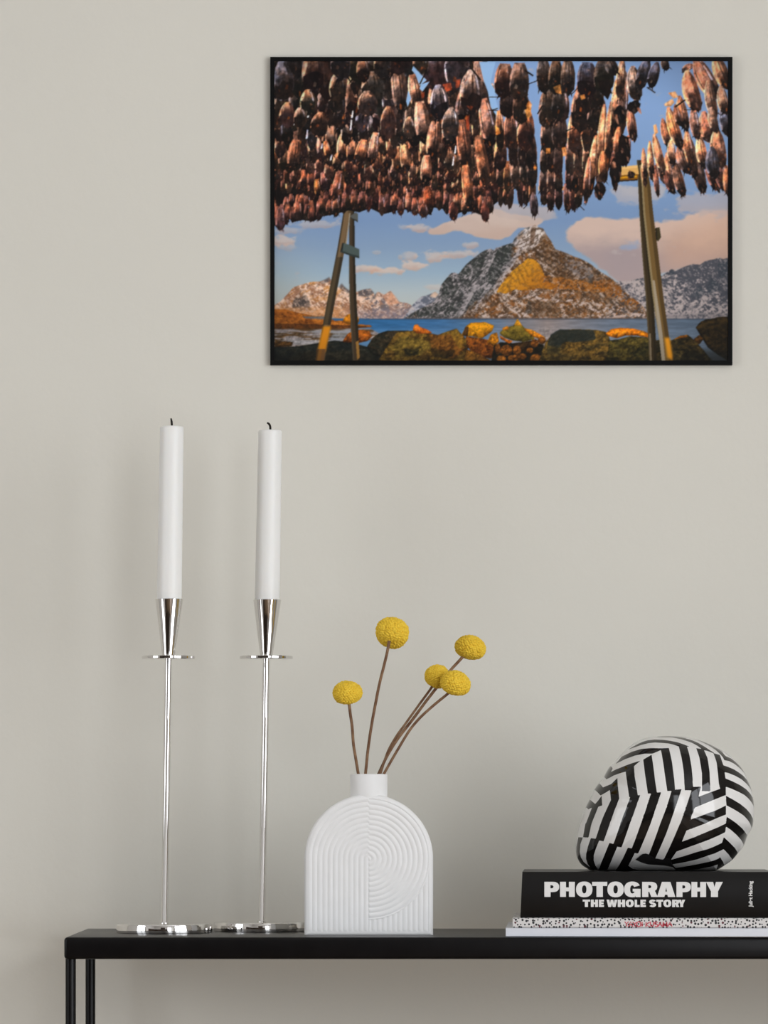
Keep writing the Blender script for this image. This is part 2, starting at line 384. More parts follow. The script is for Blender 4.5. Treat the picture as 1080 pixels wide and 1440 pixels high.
    ct_ = np.array([(40,92,140),(44,98,146),(50,100,146),(62,104,146),(82,110,140),(112,118,130),(136,124,120),(118,120,128),(100,112,128),(84,100,118)], float)
    sc_ = np.stack([np.interp(GX, cx_, ct_[:, i]) for i in range(3)], -1)
    wv = fbm(14, 1.6, 300, 3)
    sc_ = sc_*(0.86+0.28*wv[..., None]) + 12*ss(GY, 455, 475)[..., None]
    lay(sea, sc_)
    lay(sea*ss(GY, 451.5, 449.5)*0.7, (48,56,66))
    lay(sea*ss(GY, 460, 474)*ss(GX, 470, 500)*ss(GX, 650, 600)*0.4, (130,148,168))
    # ---- foreground rocks
    g1 = fbm(10, 7, 400, 4, 0.6); g2 = fbm(5, 4, 430, 3, -0.5); g3 = fbm(3, 2, 460, 2)
    def rock_(pts, lo, hi, n=1, contrast=1.0, warp=0.35):
        m = ss(pmb(pts, 1.0+.3*n)+(g2-.5)*warp, .38, .62)
        g5, g4 = pmb(pts, 5.2), pmb(pts, 4.2)
        t = ss(g1*0.45+g2*0.35+g3*0.2, 0.5-0.16/contrast, 0.5+0.16/contrast)
        lit = np.clip((g5-np.roll(g5, 7, axis=0))*1.6, -.35, .35) + np.clip((g4-.5)*2, 0, 1)*.45
        ck = 1 - .35*ss(.07-np.abs(g2-g1*.5-.25), 0, .05)
        lay(m, c3(lo, hi, np.clip(t*.8+lit*.4, 0, 1))*(0.62+0.5*np.clip(lit+.3, 0, 1))[..., None]*ck[..., None])
    rock_([(380,436),(400,436),(420,441),(440,445),(462,447),(470,452),(482,452),(490,457),(520,458),(524,461),(500,463),(470,465),(380,466)], (112,58,20), (182,106,36), 1)
    rock_([(380,456),(440,457),(500,459),(520,460),(490,465),(380,468)], (66,40,20), (104,58,22), 1)
    lay(soft([(424,446),(456,446),(480,449),(520,449),(500,452),(430,449)], 2)*0.6, (58,104,148))
    lay(soft([(380,464),(520,463),(540,474),(500,484),(440,490),(380,492)], 2), c3((92,66,38), (150,140,138), ss(fbm(22,2.2,470,3), .42, .6)))
    lay(soft([(396,478),(440,479),(480,480),(470,485),(420,487),(410,485)], 3)*0.8, (168,164,164))
    lay(soft([(435,466),(500,465),(500,470),(440,469)], 2)*0.7, (150,154,160))
    lay(soft([(468,470),(490,468),(488,480),(462,482)], 3)*0.6, (140,150,160))
    rock_([(386,480),(412,482),(410,488),(386,490)], (78,52,24), (96,64,28))
    rock_([(380,490),(420,488),(445,484),(470,480),(490,482),(520,490),(560,494),(560,512),(380,512)], (18,24,24), (40,40,32), 1)
    lay(soft([(420,496),(520,494),(530,512),(400,512)], 20)*0.5, (56,48,32))
    rock_([(481,452),(487,444),(494,442),(502,444),(505,452),(502,457),(488,457)], (170,96,16), (214,132,20))
    rock_([(481,482),(488,471),(497,466),(508,465),(519,467),(523,474),(516,481),(502,484)], (112,54,16), (170,90,24))
    rock_([(516,488),(524,476),(532,470),(545,466),(575,466),(572,480),(560,496),(540,504),(522,500)], (26,28,22), (58,48,32))
    rock_([(530,512),(537,500),(548,482),(558,469),(580,466),(606,470),(616,472),(632,466),(642,463),(648,470),(661,484),(657,494),(652,512)], (58,40,16), (122,92,34), 1, 0.9)
    lay(ss(soft([(545,490),(560,474),(590,476),(610,484),(600,500),(560,506)], 8)+(g1-.5)*1.2, .5, .9)*0.45, (104,90,36))
    lay(ss(soft([(600,470),(650,472),(656,490),(640,506),(608,500)], 8)+(g2-.5)*1.0, .5, .9)*0.6, (118,66,22))
    lay(ss(soft([(566,490),(590,492),(590,500),(572,504)], 5)+(g2-.5)*1.0, .5, .9)*0.8, (26,26,16))
    lay(ss(soft([(604,492),(640,492),(636,506),(610,506)], 5)+(g1-.5)*1.4, .5, .9)*0.7, (34,28,14))
    lay(ss(soft([(632,466),(642,464),(652,478),(660,486),(646,492),(636,480)], 4)+(g2-.5), .5, .9)*0.7, (130,98,30))
    rock_([(580,466),(582,458),(587,457),(591,461),(600,464),(608,469),(600,471),(586,470)], (176,78,18), (222,122,34))
    rock_([(655,474),(672,476),(690,480),(700,486),(704,496),(690,506),(668,500),(656,488)], (84,42,16), (136,74,22))
    rock_([(652,512),(656,492),(672,498),(690,508),(690,512)], (92,56,20), (130,84,28))
    rock_([(649,472),(655,460),(662,455),(682,454),(690,457),(695,459),(692,467),(684,473),(678,477),(664,474),(655,474)], (170,104,12), (218,146,20), 1, 1, 0.15)
    rock_([(650,473),(654,461),(659,460),(658,474)], (72,46,18), (96,60,20))
    rock_([(685,482),(690,472),(699,468),(702,482),(694,488)], (140,84,18), (204,126,22))
    lay(ss(soft([(694,488),(704,482),(722,484),(748,480),(764,486),(772,498),(770,514),(690,514)], 6)+(g2-.5)*.5, .3, .7), (24,22,15))
    rock_([(702,470),(708,464),(714,461),(722,459),(727,452),(732,456),(738,462),(748,468),(752,478),(736,482),(722,480),(710,476)], (86,74,24), (128,106,34), 1, 1, 0.2)
    rock_([(702,472),(712,478),(722,481),(716,484),(704,478)], (170,84,20), (206,112,28))
    rock_([(723,459),(726,452),(728,449),(731,454),(735,460)], (206,132,18), (238,164,32), 1, 1, 0.1)
    for pts in ([(735,462),(748,465),(758,470),(768,477),(762,479),(748,474)], [(706,463),(714,459),(716,464),(708,466)]): rock_(pts, (196,108,16), (228,146,30))
    rock_([(720,484),(735,482),(748,480),(750,488),(735,496),(724,492)], (34,24,12), (56,38,18))
    for cx, cy, rx, ry in ((712,494,9,8),(727,494,6,7),(734,503,7,5),(722,505,8,5),(754,506,9,7),(705,506,7,5),(700,492,4,8),(752,484,6,6),(762,480,6,5),(745,494,5,4)):
        rock_([(cx+rx*math.cos(a*0.7), cy+ry*math.sin(a*0.7)) for a in range(9)], (96,54,20), (156,92,30), 0)
    rock_([(757,512),(762,496),(768,482),(776,472),(788,465),(810,464),(838,465),(853,468),(858,478),(859,494),(852,512)], (52,44,24), (116,86,34), 1)
    lay(ss(soft([(770,486),(774,472),(788,464),(835,465),(838,478),(820,482),(795,482),(785,492)], 6)+(g1-.5)*.9, .45, .75)*0.85, (32,38,36))
    lay(ss(soft([(768,486),(790,486),(786,500),(770,500)], 5)+(g2-.5), .5, .9)*0.6, (44,42,26))
    rock_([(852,470),(860,464),(872,462),(890,463),(906,467),(914,471),(913,476),(895,473),(880,473),(868,477),(856,474)], (204,104,12), (240,140,22), 1, 1, 0.15)
    rock_([(852,512),(856,492),(856,480),(872,478),(886,474),(914,476),(916,512)], (34,34,18), (84,70,28))
    rock_([(914,482),(930,478),(944,480),(958,473),(968,472),(980,482),(992,496),(1005,512),(914,512)], (28,26,16), (74,58,26))
    rock_([(944,480),(956,474),(966,472),(968,475),(956,477)], (150,84,16), (196,116,20))
    rock_([(944,490),(960,496),(985,506),(990,512),(940,512)], (30,28,18), (92,76,40))
    rock_([(979,462),(984,455),(993,450),(1004,449),(1010,447),(1030,446),(1030,512),(1010,500),(996,490),(986,474)], (24,20,12), (62,46,20))
    rock_([(976,478),(984,472),(990,478),(984,486)], (70,46,18), (96,58,20))
    lay(soft([(960,494),(1030,490),(1030,512),(960,512)], 16)*0.5, (22,20,12))
    lay(ss(GY, 492, 512)*0.35, (18,16,10))
    tex = (fbm(4, 3, 700, 3, .5)-.5)*.95 + (sp3-.5)*.6
    fg = ss(GY, 455, 482)*ss(img[..., 0]-img[..., 2], -6, 14)
    img = np.clip(img*(1+fg*tex)[..., None], 0, 255)
    # ---- rack poles
    def pole(pts, wd, c_l, c_m, c_r):
        """shaded round pole along pts; wd = width at every point."""
        n = len(pts)
        def edge(f): return [(p[0]+wd[i]*f, p[1]) for i, p in enumerate(pts)]
        for f0, f1_, cc in ((-.5,-.3,c_l),(-.3,0.12,c_m),(0.12,.5,c_r)):
            poly(edge(f0)+edge(f1_)[::-1], cc)
    pole([(494.5,296),(494.5,360),(496,420),(498,460),(501,510)], [7,8.5,10,10.5,10], (74,64,48), (66,52,36), (40,34,24))
    pole([(488,296),(479,352),(466,420),(459,458),(450,510)], [10,10.5,11,11,11.5], (64,52,36), (112,92,66), (92,72,48))
    poly([(484,300),(491,300),(482,352),(477,352)], (116,92,64)); poly([(491,300),(492.5,300),(487,345),(485,345)], (150,138,118))
    pole([(477,362),(466,420),(459,458)], [10.5,11,11], (66,56,40), (78,64,44), (52,44,32))
    lay(gb(poly_mask(H, W, T([(454,460),(465,460),(457,496),(445.5,496)])).astype(float), 1.6), (220,138,24))
    pole([(451.5,492),(448,512)], [11.5,11.5], (82,56,28), (128,84,34), (112,76,40))
    poly([(500,482),(504,480),(505.5,504),(502,508)], (150,108,50))
    poly([(481,342),(489,344),(505,351),(505,364),(494,361),(478,355)], (72,84,80)); poly([(481,342),(483,342),(481,356),(478,355)], (34,38,36)); poly([(478,355),(494,361),(505,364),(505,361),(494,358),(480,353)], (44,52,50))
    poly([(492,304),(500,299),(503,301),(503,313),(496,309)], (86,88,84)); poly([(492,306),(496,309),(503,313),(502,310)], (40,44,44))
    pole([(899,225),(903,300),(908,360),(914,420),(919,510)], [6,7,9,11,11], (82,68,44), (56,44,26), (40,32,18))
    poly([(913.5,470),(915.5,470),(917,510),(914.5,510)], (128,112,88))
    pole([(905,232),(909,262),(912,300),(919,360),(926,420),(934,474),(940,510)], [11,12.5,14,15,15,14.5,14.5], (142,124,88), (112,86,46), (80,60,30))
    poly([(918,395),(921,395),(932,470),(936,510),(931,510),(925,455)], (160,146,124))
    lay(gb(poly_mask(H, W, T([(935,476),(942,476),(946,500),(946,508),(939,504)])).astype(float), 1.6), (232,152,30))
    poly([(922,321),(928,320),(930,334),(926,340),(923,337)], (58,50,28)); poly([(922,321),(924,321),(925,338),(923,337)], (30,26,16))
    poly([(868,235),(897,232),(899,245),(868,247)], (222,170,96)); poly([(868,235),(897,232),(897,236),(868,239)], (236,188,116)); poly([(866,247),(898,245),(897,253),(864,255)], (132,84,20)); poly([(868,249),(896,247),(896,249.5),(868,251.5)], (214,150,24)); poly([(864,254),(897,252),(897,254),(864,256)], (40,28,14))
    poly([(757,268),(800,268),(800,262),(757,262)], (226,178,128)); poly([(822,262),(826,262),(819,278),(815,277)], (206,140,20))
    # ---- drying fish
    MARK[0] = True
    def mixc(a, b, t): return tuple(a[i]*(1-t)+b[i]*t for i in range(3))
    prof_t = np.array([0, .08, .2, .38, .55, .72, .86, 1.0])
    def fish(x0, y0, x1, y1, w, col, dark=(30,22,18), head=0.36, ends=True, curve=0.0, shade=0.55, hl=1.28, blunt=False):
        """one hanging fish: tail at (x0, y0), wide dark open end at (x1, y1)."""
        dx, dy = x1-x0, y1-y0; L_ = math.hypot(dx, dy); ux, uy = dx/L_, dy/L_; nx, ny = uy, -ux    # n points right for a hanging fish
        wp = np.array([.50,.66,.82,.97,1.0,.98,.84,.42]) if blunt else np.array([.22,.46,.74,.95,1.0,.96,.80,.40])
        def pt(t, s):
            k = np.interp(t, prof_t, wp)*w/2*s
            cv = curve*w*math.sin(math.pi*t)
            return (x0+dx*t+nx*(k+cv), y0+dy*t+ny*(k+cv))
        def strip(t0, t1, s0, s1, n=7):
            ts = np.linspace(t0, t1, n)
            return [pt(t, s0) for t in ts] + [pt(t, s1) for t in ts[::-1]]
        j = rs.uniform(-.12, .12)
        base = tuple(np.clip(c*(1+j)*k_, 0, 255) for c, k_ in zip(col, (1.0, .90, .86)))
        poly(strip(0, 1, -1, 1), base)
        poly(strip(0.03, .9, -1, -.55), mixc(base, tuple(min(255, c*hl+14) for c in base), .8))
        poly(strip(0.10, .8, -.25, .1), mixc(base, tuple(min(255, c*1.12) for c in base), .7))
        poly(strip(0.05, 1, .45, 1), mixc(base, dark, shade))
        if rs.rand() < .6: poly(strip(.12, .85, .1, .26), mixc(base, dark, .6))
        if rs.rand() < .5: poly(strip(.05, .7, -.75, -.62), mixc(base, dark, .45))
        if rs.rand() < .3: poly(strip(.1, .6, .55, .75), mixc(base, (196,190,206), .5))
        for q in range(4):
            t = rs.uniform(.1, .75); s_ = rs.uniform(-.9, .6); d_t = rs.uniform(.04, .14); d_s = rs.uniform(.08, .3)
            poly([pt(t, s_), pt(t+d_t*.5, s_+d_s), pt(t+d_t, s_+d_s*.2)], mixc(base, [(30,22,18),(214,150,108),(92,52,34),(120,116,124)][rs.randint(4)], .55))
        h_mid = 1-head
        for q in range(6):
            t = h_mid - .24 + q*.06; a = rs.uniform(-1, -.2); b = rs.uniform(.3, 1)
            poly([pt(t+rs.uniform(-.04,.04), a), pt(t-.05, (a+b)/2), pt(t+rs.uniform(-.04,.04), b), pt(h_mid+.2, .98), pt(h_mid+.2, -.98)], dark, .24)
        # dark open end
        h0 = 1-head
        m_ = rs.uniform(-.3, .3)
        u_ = rs.uniform(-.07, .07, 7)
        poly([pt(h0+.10+u_[0], -.95), pt(h0+.06+u_[1], m_-.5), pt(h0+.03+u_[2], m_-.1), pt(h0+.06+u_[3], m_+.35), pt(h0+.04+u_[4], .9)] + [pt(.8, .98), pt(.9+u_[5], 1.1), pt(.97, .8), pt(1.02+u_[6], .45), pt(1.06, 0), pt(1.0+u_[5], -.4), pt(.98, -.9), pt(.86+u_[6], -1.08)], mixc(dark, base, rs.uniform(.0, .22)))
        for q in range(5):
            a = rs.uniform(h0+.02, 1.0); s_ = rs.uniform(-.8, .7); l_ = rs.uniform(.04, .12); d_ = rs.uniform(.1, .4)
            poly([pt(a, s_), pt(a+l_*.6, s_+d_), pt(a+l_, s_+d_*.3)], [(84,54,40),(112,70,48),(58,40,36),(124,56,30),(20,14,12),(92,78,76),(70,64,70)][rs.randint(7)], .75)
        if rs.rand() < .55:
            c_ = [(118,58,30),(150,74,30),(96,66,56),(120,92,74)][rs.randint(4)]
            a = rs.uniform(h0+.08, .9); s_ = rs.uniform(-.5, .4)
            poly([pt(a-.05, s_), pt(a, s_+.25), pt(a+.09, s_+.12), pt(a+.07, s_-.15)], c_, .8)
        if ends:
            for q in range(rs.randint(1, 4)):
                t = rs.uniform(.82, 1.02); s_ = rs.choice([-1, 1])*rs.uniform(.4, 1)
                a = pt(t, s_); l_ = w*rs.uniform(.25, .6); an = math.atan2(uy, ux)+s_*rs.uniform(.1, .9)*-1
                poly([(a[0]-w*.06, a[1]), (a[0]+math.cos(an)*l_, a[1]+math.sin(an)*l_), (a[0]+w*.06, a[1])], dark)
    def tone(kind):
        pal = {'far': [(150,98,78),(168,106,80),(128,84,70),(140,96,84),(182,122,88)],
               'mid': [(176,126,100),(192,140,110),(158,112,92),(190,128,94),(146,112,98)],
               'near': [(150,132,120),(176,142,120),(136,128,130),(166,128,104),(122,124,138),(186,150,128)],
               'dim': [(92,84,80),(104,90,80),(84,86,98),(112,94,80),(90,94,112)],
               'lit': [(204,140,104),(214,150,112),(192,128,98),(182,122,98),(200,132,92)],
               'col': [(128,102,88),(148,112,92),(112,90,80),(136,100,80),(100,86,80)]}[kind]
        return pal[rs.randint(len(pal))]
    # the shaded mass on the left: fill, then rows from far (low) to near (high)
    edge_ = [(385,318),(398,322),(405,308),(415,312),(425,310),(440,312),(452,305),(470,302),(490,296),(505,299),(520,293),(538,302),(552,298),(566,294),(580,298),(596,304),(608,292),(622,294),(638,304),(650,298),(664,298),(680,304),(690,292),(700,284),(708,262),(704,220),(700,190),(694,150),(686,112),(674,80)]
    poly([(380,80)]+[(674,80)]+edge_[::-1]+[(380,318)], (30,21,18))
    def xmax(y): return np.interp(y, [86, 112, 150, 190, 220, 262, 292], [672, 684, 693, 700, 704, 708, 694])
    rows = [  # y of the lower tip, length, width, spacing, palette, left dimming
        (300,22,8.5,8.2,'far'), (291,22,8.5,8.2,'far'), (282,25,9.5,9,'far'), (272,27,10,9.6,'far'), (261,29,11,10.4,'far'), (249,32,12.5,11.6,'mid'),
        (236,36,14,13,'mid'), (222,40,15.5,14.5,'mid'), (203,50,17,15,'near'), (182,58,20,17,'near'), (158,66,23,19,'near'), (134,74,26,21,'near'), (110,74,29,23,'near')]
    for ri, (yb, L_, w, sp_, pal) in enumerate(rows):
        x = 384 + rs.uniform(0, sp_)
        while x < xmax(min(yb, 292))-w*0.3:
            jx = rs.uniform(-.25, .25)*sp_
            lim = np.interp(x, [p[0] for p in edge_[:22]], [p[1] for p in edge_[:22]])
            yy = yb + rs.uniform(-7, 7) if ri > 2 else lim - (2-ri)*10 + rs.uniform(-5, 7)
            yy = min(yy, lim+4)
            kind = pal
            if x < 480 and yb < 205 and rs.rand() < .4: kind = 'dim'
            elif yb < 140 and rs.rand() < .25 and x < 640: kind = 'dim'
            if x > 585 and 180 < yb < 290 and rs.rand() < .35: kind = 'lit'
            if 430 < x < 610 and 205 < yb < 240 and rs.rand() < .6: kind = 'lit'
            col = tone(kind)
            if ri < 3: col = mixc(col, (74,44,44), .35)
            l_ = L_*rs.uniform(.85, 1.15)
            fish(x+jx+rs.uniform(-.12,.12)*w, yy-l_, x+jx, yy, w*rs.uniform(.85, 1.15), col, (26+rs.randint(12),18+rs.randint(8),16+rs.randint(6)), rs.uniform(.30, .5), True, rs.uniform(-.12,.12), .5, 1.28, True)
            x += sp_*rs.uniform(.8, 1.2)
    # slivers of light between the near fish
    for x, y, h in ((433,160,10),(431,188,14),(414,171,10),(495,160,11),(493,175,16),(511,103,16),(452,205,8),(465,221,9),(531,190,9),(640,210,12),(637,226,14)):
        poly([(x-1.6,y+h/2),(x+.4,y-h/2),(x+1.8,y-h/3),(x+.6,y+h/2)], (206,196,214))
    # bright bodies named one by one near the top centre
    for f in ((557,84,565,158,22,(150,128,112)),(580,104,587,150,20,(196,146,116)),(617,108,613,156,26,(176,132,112)),(672,84,684,150,22,(158,136,124)),(679,138,692,206,22,(164,126,108)),(590,142,597,200,22,(168,138,120)),(612,170,607,222,20,(196,146,118)),(660,118,650,172,28,(112,100,98)),(631,150,634,204,24,(150,112,92)),(648,168,656,236,20,(140,100,80)),(672,190,684,262,17,(176,122,88)),(654,232,661,292,16,(190,128,90)),(600,218,598,258,16,(200,142,112)),(567,204,572,240,15,(206,152,112)),(512,196,504,226,16,(216,150,112)),(528,186,522,230,14,(190,142,118)),(416,196,410,236,18,(170,120,92)),(457,198,462,222,10,(210,130,84)),(478,240,468,282,12,(168,112,92)),(601,262,604,300,14,(178,96,62)),(445,252,447,276,9,(216,140,74))):
        fish(*f[:5], mixc(f[5], (120,70,52), .25), (24,17,15), .26, True, 0, .5, 1.28, True)
    # dark near heads along the top edge with red openings
    for x, y, w, h in ((395,118,30,54),(440,104,34,60),(474,126,26,40),(432,146,24,34),(525,128,36,46),(515,148,30,34),(560,82,40,50),(616,100,40,66),(646,98,38,60),(664,134,34,60),(614,148,28,48),(636,178,26,44),(508,100,20,34),(590,88,24,38),(404,164,24,34),(418,168,20,28),(450,178,26,34),(548,176,24,44),(575,182,18,30),(480,92,30,44),(540,92,26,40),(690,100,1,1)):
        if w < 5: continue
        dk_ = (24+rs.randint(14),18+rs.randint(8),16+rs.randint(8))
        fish(x+rs.uniform(-3,3), y-h*.62, x+rs.uniform(-4,4), y+h*.42, w*.95, tone('near'), dk_, rs.uniform(.45,.65), True, rs.uniform(-.1,.1), .6, 1.3, False)
    for pts in ([(622,118),(634,116),(636,126),(628,128)], [(640,112),(648,110),(646,122),(641,124)], [(652,118),(658,104),(660,94),(656,112)], [(656,148),(666,150),(662,154)], [(592,132),(597,128),(596,138),(593,138)], [(655,168),(660,160),(660,184),(656,182)]): poly(pts, (150,60,32), .8)
    # sky showing through between the near bodies
    for pts in ([(581,92),(590,102),(600,112),(590,120),(584,104),(579,98)], [(592,118),(604,114),(600,120),(594,128),(590,124)], [(574,126),(578,138),(573,150),(571,142)], [(674,86),(697,86),(692,106),(690,116),(696,126),(697,138),(700,150),(698,162),(690,150),(686,128),(680,112)]): poly(pts, (150,186,226))
    # separate columns against the sky on the right
    def column(levels):
        """levels: (y_bottom, length, x_left, x_right, count, palette) from far to near."""
        for yb, L_, xa, xb, n, pal in levels:
            w = (xb-xa)/n*1.25
            for i in range(n):
                x = xa + (xb-xa)*(i+.5)/n
                fish(x+rs.uniform(-1.5,1.5), yb-L_+rs.uniform(-3,3), x+rs.uniform(-2,2), yb+rs.uniform(-5,5), w, tone(pal), (28+rs.randint(10),20+rs.randint(6),17+rs.randint(5)), rs.uniform(.40,.56), True, 0, .5, 1.28, True)
    column([(292,36,700,722,3,'far'),(288,40,728,754,3,'far'),(268,44,700,720,2,'lit'),(262,42,720,756,3,'col'),(240,46,697,712,1,'lit'),(236,46,716,754,3,'col'),(210,52,709,749,2,'mid'),(212,56,698,708,1,'lit'),(168,44,704,742,2,'col'),(140,50,698,742,2,'col')])
    fish(750, 270, 752, 304, 12, (92,76,76), (44,34,36), .4)
    fish(681, 284, 683, 312, 12, (120,70,56), (52,30,28), .5); fish(637, 284, 638, 310, 13, (124,72,58), (46,28,26), .5); fish(596, 286, 595, 306, 13, (132,84,68), (40,28,26), .5); fish(394, 290, 393, 324, 14, (100,70,66), (56,38,44), .3); fish(564, 282, 563, 303, 10, (120,76,64), (50,32,30), .5)
    column([(292,34,762,790,3,'far'),(272,40,760,790,3,'col'),(246,44,760,792,3,'col'),(214,52,761,797,2,'col'),(176,48,760,798,2,'col'),(164,44,762,792,2,'dim'),(130,48,756,806,3,'dim')])
    column([(294,34,793,820,3,'far'),(270,42,796,826,3,'far'),(246,50,796,832,3,'mid'),(214,56,800,838,2,'mid'),(180,50,806,850,2,'mid'),(160,50,810,846,2,'col'),(130,46,815,862,2,'dim')])
    for f in ((760,92,762,86,1,(0,0,0)),): pass
    poly([(840,112),(858,112),(860,128),(855,140),(848,132)], (30,20,17)); poly([(797,118),(806,112),(802,128),(798,124)], (30,20,17))
    # lit column in front of the beam
    for f in ((850,146,842,262,13,'lit'),(838,190,830,274,12,'lit'),(829,220,824,286,10,'lit'),(860,142,856,236,13,'lit'),(868,108,864,196,13,'lit'),(880,100,874,188,15,'mid'),(848,212,850,256,14,'lit'),(886,150,892,198,14,'mid'),(870,178,872,230,16,'mid'),(884,190,880,232,12,'far'),(862,214,866,268,10,'far'),(876,80,872,140,14,'near'),(890,92,896,140,22,'near'),(912,80,900,124,18,'dim'),(925,86,916,122,16,'dim'),(934,80,938,98,12,'dim'),(855,80,866,104,18,'dim')):
        fish(*f[:5], tone(f[5]), (26,19,16), .34, True, -.05)
    for x, y, w, h in ((878,212,22,50),(866,240,20,40),(844,268,18,28),(872,160,18,26),(892,150,20,20),(888,246,12,12)):
        p_ = [(x+w/2*math.cos(a)*rs.uniform(.7,1.1), y+h/2*math.sin(a)*rs.uniform(.75,1.1)) for a in np.linspace(0, 2*math.pi, 13, endpoint=False)]
        poly(p_, (30,21,18))
        for q in range(5):
            a = rs.uniform(-.4,.4)*w+x; b = rs.uniform(-.4,.4)*h+y; s_ = rs.uniform(1.5,3)
            poly([(a-s_,b-s_*2),(a+s_*.5,b-s_),(a+s_,b+s_*2),(a-s_*.3,b+s_)], [(96,60,46),(140,84,58),(72,58,50),(150,100,76)][rs.randint(4)], .8)
    # right hand group leaning away from the viewer
    for f in ((936,138,936,190,4,'lit'),
              (905,222,908,262,8,'lit'),(913,210,918,254,9,'lit'),(926,206,936,258,14,'mid'),(938,214,946,268,13,'mid'),(922,232,926,276,8,'far'),(950,228,962,276,15,'col'),(936,240,948,272,12,'far'),
              (980,214,990,272,17,'col'),(996,214,1010,268,18,'far'),(1012,220,1020,268,18,'far'),(1022,232,1026,276,12,'far'),(972,196,978,250,15,'mid'),(960,206,974,246,15,'mid'),
              (905,208,909,250,8,'lit'),(914,198,918,246,9,'lit'),(920,188,934,244,13,'lit'),(932,166,942,208,12,'lit'),(944,196,947,232,12,'lit'),(954,206,970,244,17,'mid'),(966,182,974,234,14,'mid'),
              (940,150,958,208,17,'lit'),(956,134,966,182,16,'lit'),(950,146,957,176,10,'mid'),(990,156,1000,200,21,'lit'),(984,190,992,236,16,'lit'),(1008,180,1016,234,22,'mid'),(1002,206,1006,250,20,'dim'),(1020,140,1024,190,18,'near'),(975,150,982,196,14,'mid'),
              (976,90,960,100,10,'mid'),(966,98,982,156,24,'lit'),(978,80,1010,138,26,'mid'),(996,112,1006,166,16,'near'),(1006,76,1026,124,22,'lit'),(1014,120,1022,160,16,'near'),(1000,150,1008,186,14,'near')):
        if f[4] < 5: continue
        fish(*f[:5], tone(f[5]), (30,22,20), .26, True, -.10, .5)
    for pts in ([(919,176),(923,174),(926,186),(921,190)], [(934,146),(946,138),(949,144),(944,149),(936,149)], [(940,130),(950,128),(955,136),(948,138)], [(740,148),(744,140),(748,146),(747,156),(744,160),(741,154)], [(790,208),(796,206),(797,218),(792,220)], [(696,176),(702,180),(704,188),(698,190)], [(752,230),(755,236),(753,240),(750,236)], [(778,122),(788,118),(790,132),(782,130)], [(768,208),(774,208),(774,216),(768,216)], [(816,134),(822,132),(824,138),(818,140)], [(738,154),(746,150),(748,162),(742,168)]): poly(pts, (206,122,52), .75)
    for a, b, wd in (((738,98),(750,106),2.2),((742,118),(758,112),1.2),((756,160),(763,148),1.8),((804,132),(818,118),1.4),((910,122),(922,130),1.8),((700,152),(690,155),1.2),((796,184),(806,180),1.4),((962,154),(982,154),1.2),((744,190),(749,210),1.4),((750,214),(755,232),1.6),((796,250),(806,262),1.2),((816,290),(822,296),1.4),((736,294),(742,288),1.2),((752,300),(752,310),1.4),((590,118),(600,98),1.8),((660,92),(676,112),2.4),((688,136),(704,136),1.2),((686,155),(700,155),1.0),((950,150),(964,140),2)):
        poly(stroke([a, b], wd), (34,24,20))
    # grain of dry fish skin and a slightly soft print
    dkn = fbm(6, 7, 500, 3); streak = fbm(2.6, 10, 520, 2); spk = fbm(1.6, 2.2, 560, 1)
    isf = blur((FM & (img[..., 2] < img[..., 0]+30)).astype(float), 2)
    gain = 1 + isf*((streak-.5)*.42 + (dkn-.5)*.75 + (spk-.5)*.35)
    img = img*gain[..., None]
    warm = fbm(9, 6, 540, 2)
    img = img*(1 + isf[..., None]*(warm-.5)[..., None]*np.array([.22,-.06,-.35]))
    lum = blur(img, 1).mean(-1)
    cg = np.clip(0.50+0.62*lum/95, .45, 1.28)
    img = img*(1+isf*(cg-1))[..., None]
    img = np.clip(img, 0, 255)
    vig = 1 - 0.30*ss(np.hypot((GX-705)/360, (GY-296)/260), .78, 1.3)
    topdark = 1 - 0.10*ss(170-GY, 0, 90)*ss(GX, 640, 480)
    img = img*(vig*topdark)[..., None]
    img = blur(img, 2)
    return img[0::2, 0::2]*.25 + img[1::2, 0::2]*.25 + img[0::2, 1::2]*.25 + img[1::2, 1::2]*.25


# ---------------------------------------------------------------- the room
def struct(name, bm, m, label):
    o = bm_obj(name, bm, m); tag(o, label, None, None, 'structure'); o['category'] = name.split('_')[0]
    return o
XL, XR, YF, ZT = -2.3, 1.9, -5.4, 2.6
bm = bmesh.new(); add_box(bm, (XL-0.1, WALL_Y, 0), (XR+0.1, WALL_Y+0.1, ZT)); struct('wall_back', bm, M['wall'], 'warm grey plaster wall behind the console table')
bm = bmesh.new(); add_box(bm, (XL-0.1, YF-0.1, -0.1), (XR+0.1, WALL_Y+0.1, 0)); struct('floor', bm, M['floor'], 'brown wooden floor of the room')
bm = bmesh.new(); add_box(bm, (XL-0.1, YF-0.1, ZT), (XR+0.1, WALL_Y+0.1, ZT+0.1)); struct('ceiling', bm, M['ceiling'], 'white ceiling of the room')
def wall_with_hole(bm, axis, pos, thick, a0, a1, ha0, ha1, hz0, hz1):
    def b(p0, p1, z0, z1):
        if axis == 'x': add_box(bm, (pos, p0, z0), (pos+thick, p1, z1))
        else: add_box(bm, (p0, pos, z0), (p1, pos+thick, z1))
    b(a0, ha0, 0, ZT); b(ha1, a1, 0, ZT); b(ha0, ha1, 0, hz0); b(ha0, ha1, hz1, ZT)
WR = (-3.9, -1.2, 0.25, 2.3)
bm = bmesh.new(); wall_with_hole(bm, 'x', XR, 0.1, YF, WALL_Y, *WR); struct('wall_right', bm, M['white_wall'], 'right wall of the room with a window')
WL = (-2.1, -0.8, 0.55, 2.2)
bm = bmesh.new(); wall_with_hole(bm, 'x', XL-0.1, 0.1, YF, WALL_Y, *WL); struct('wall_left', bm, M['white_wall'], 'left wall of the room with an added window')
WF = (0.85, 1.85, 0.35, 2.25)
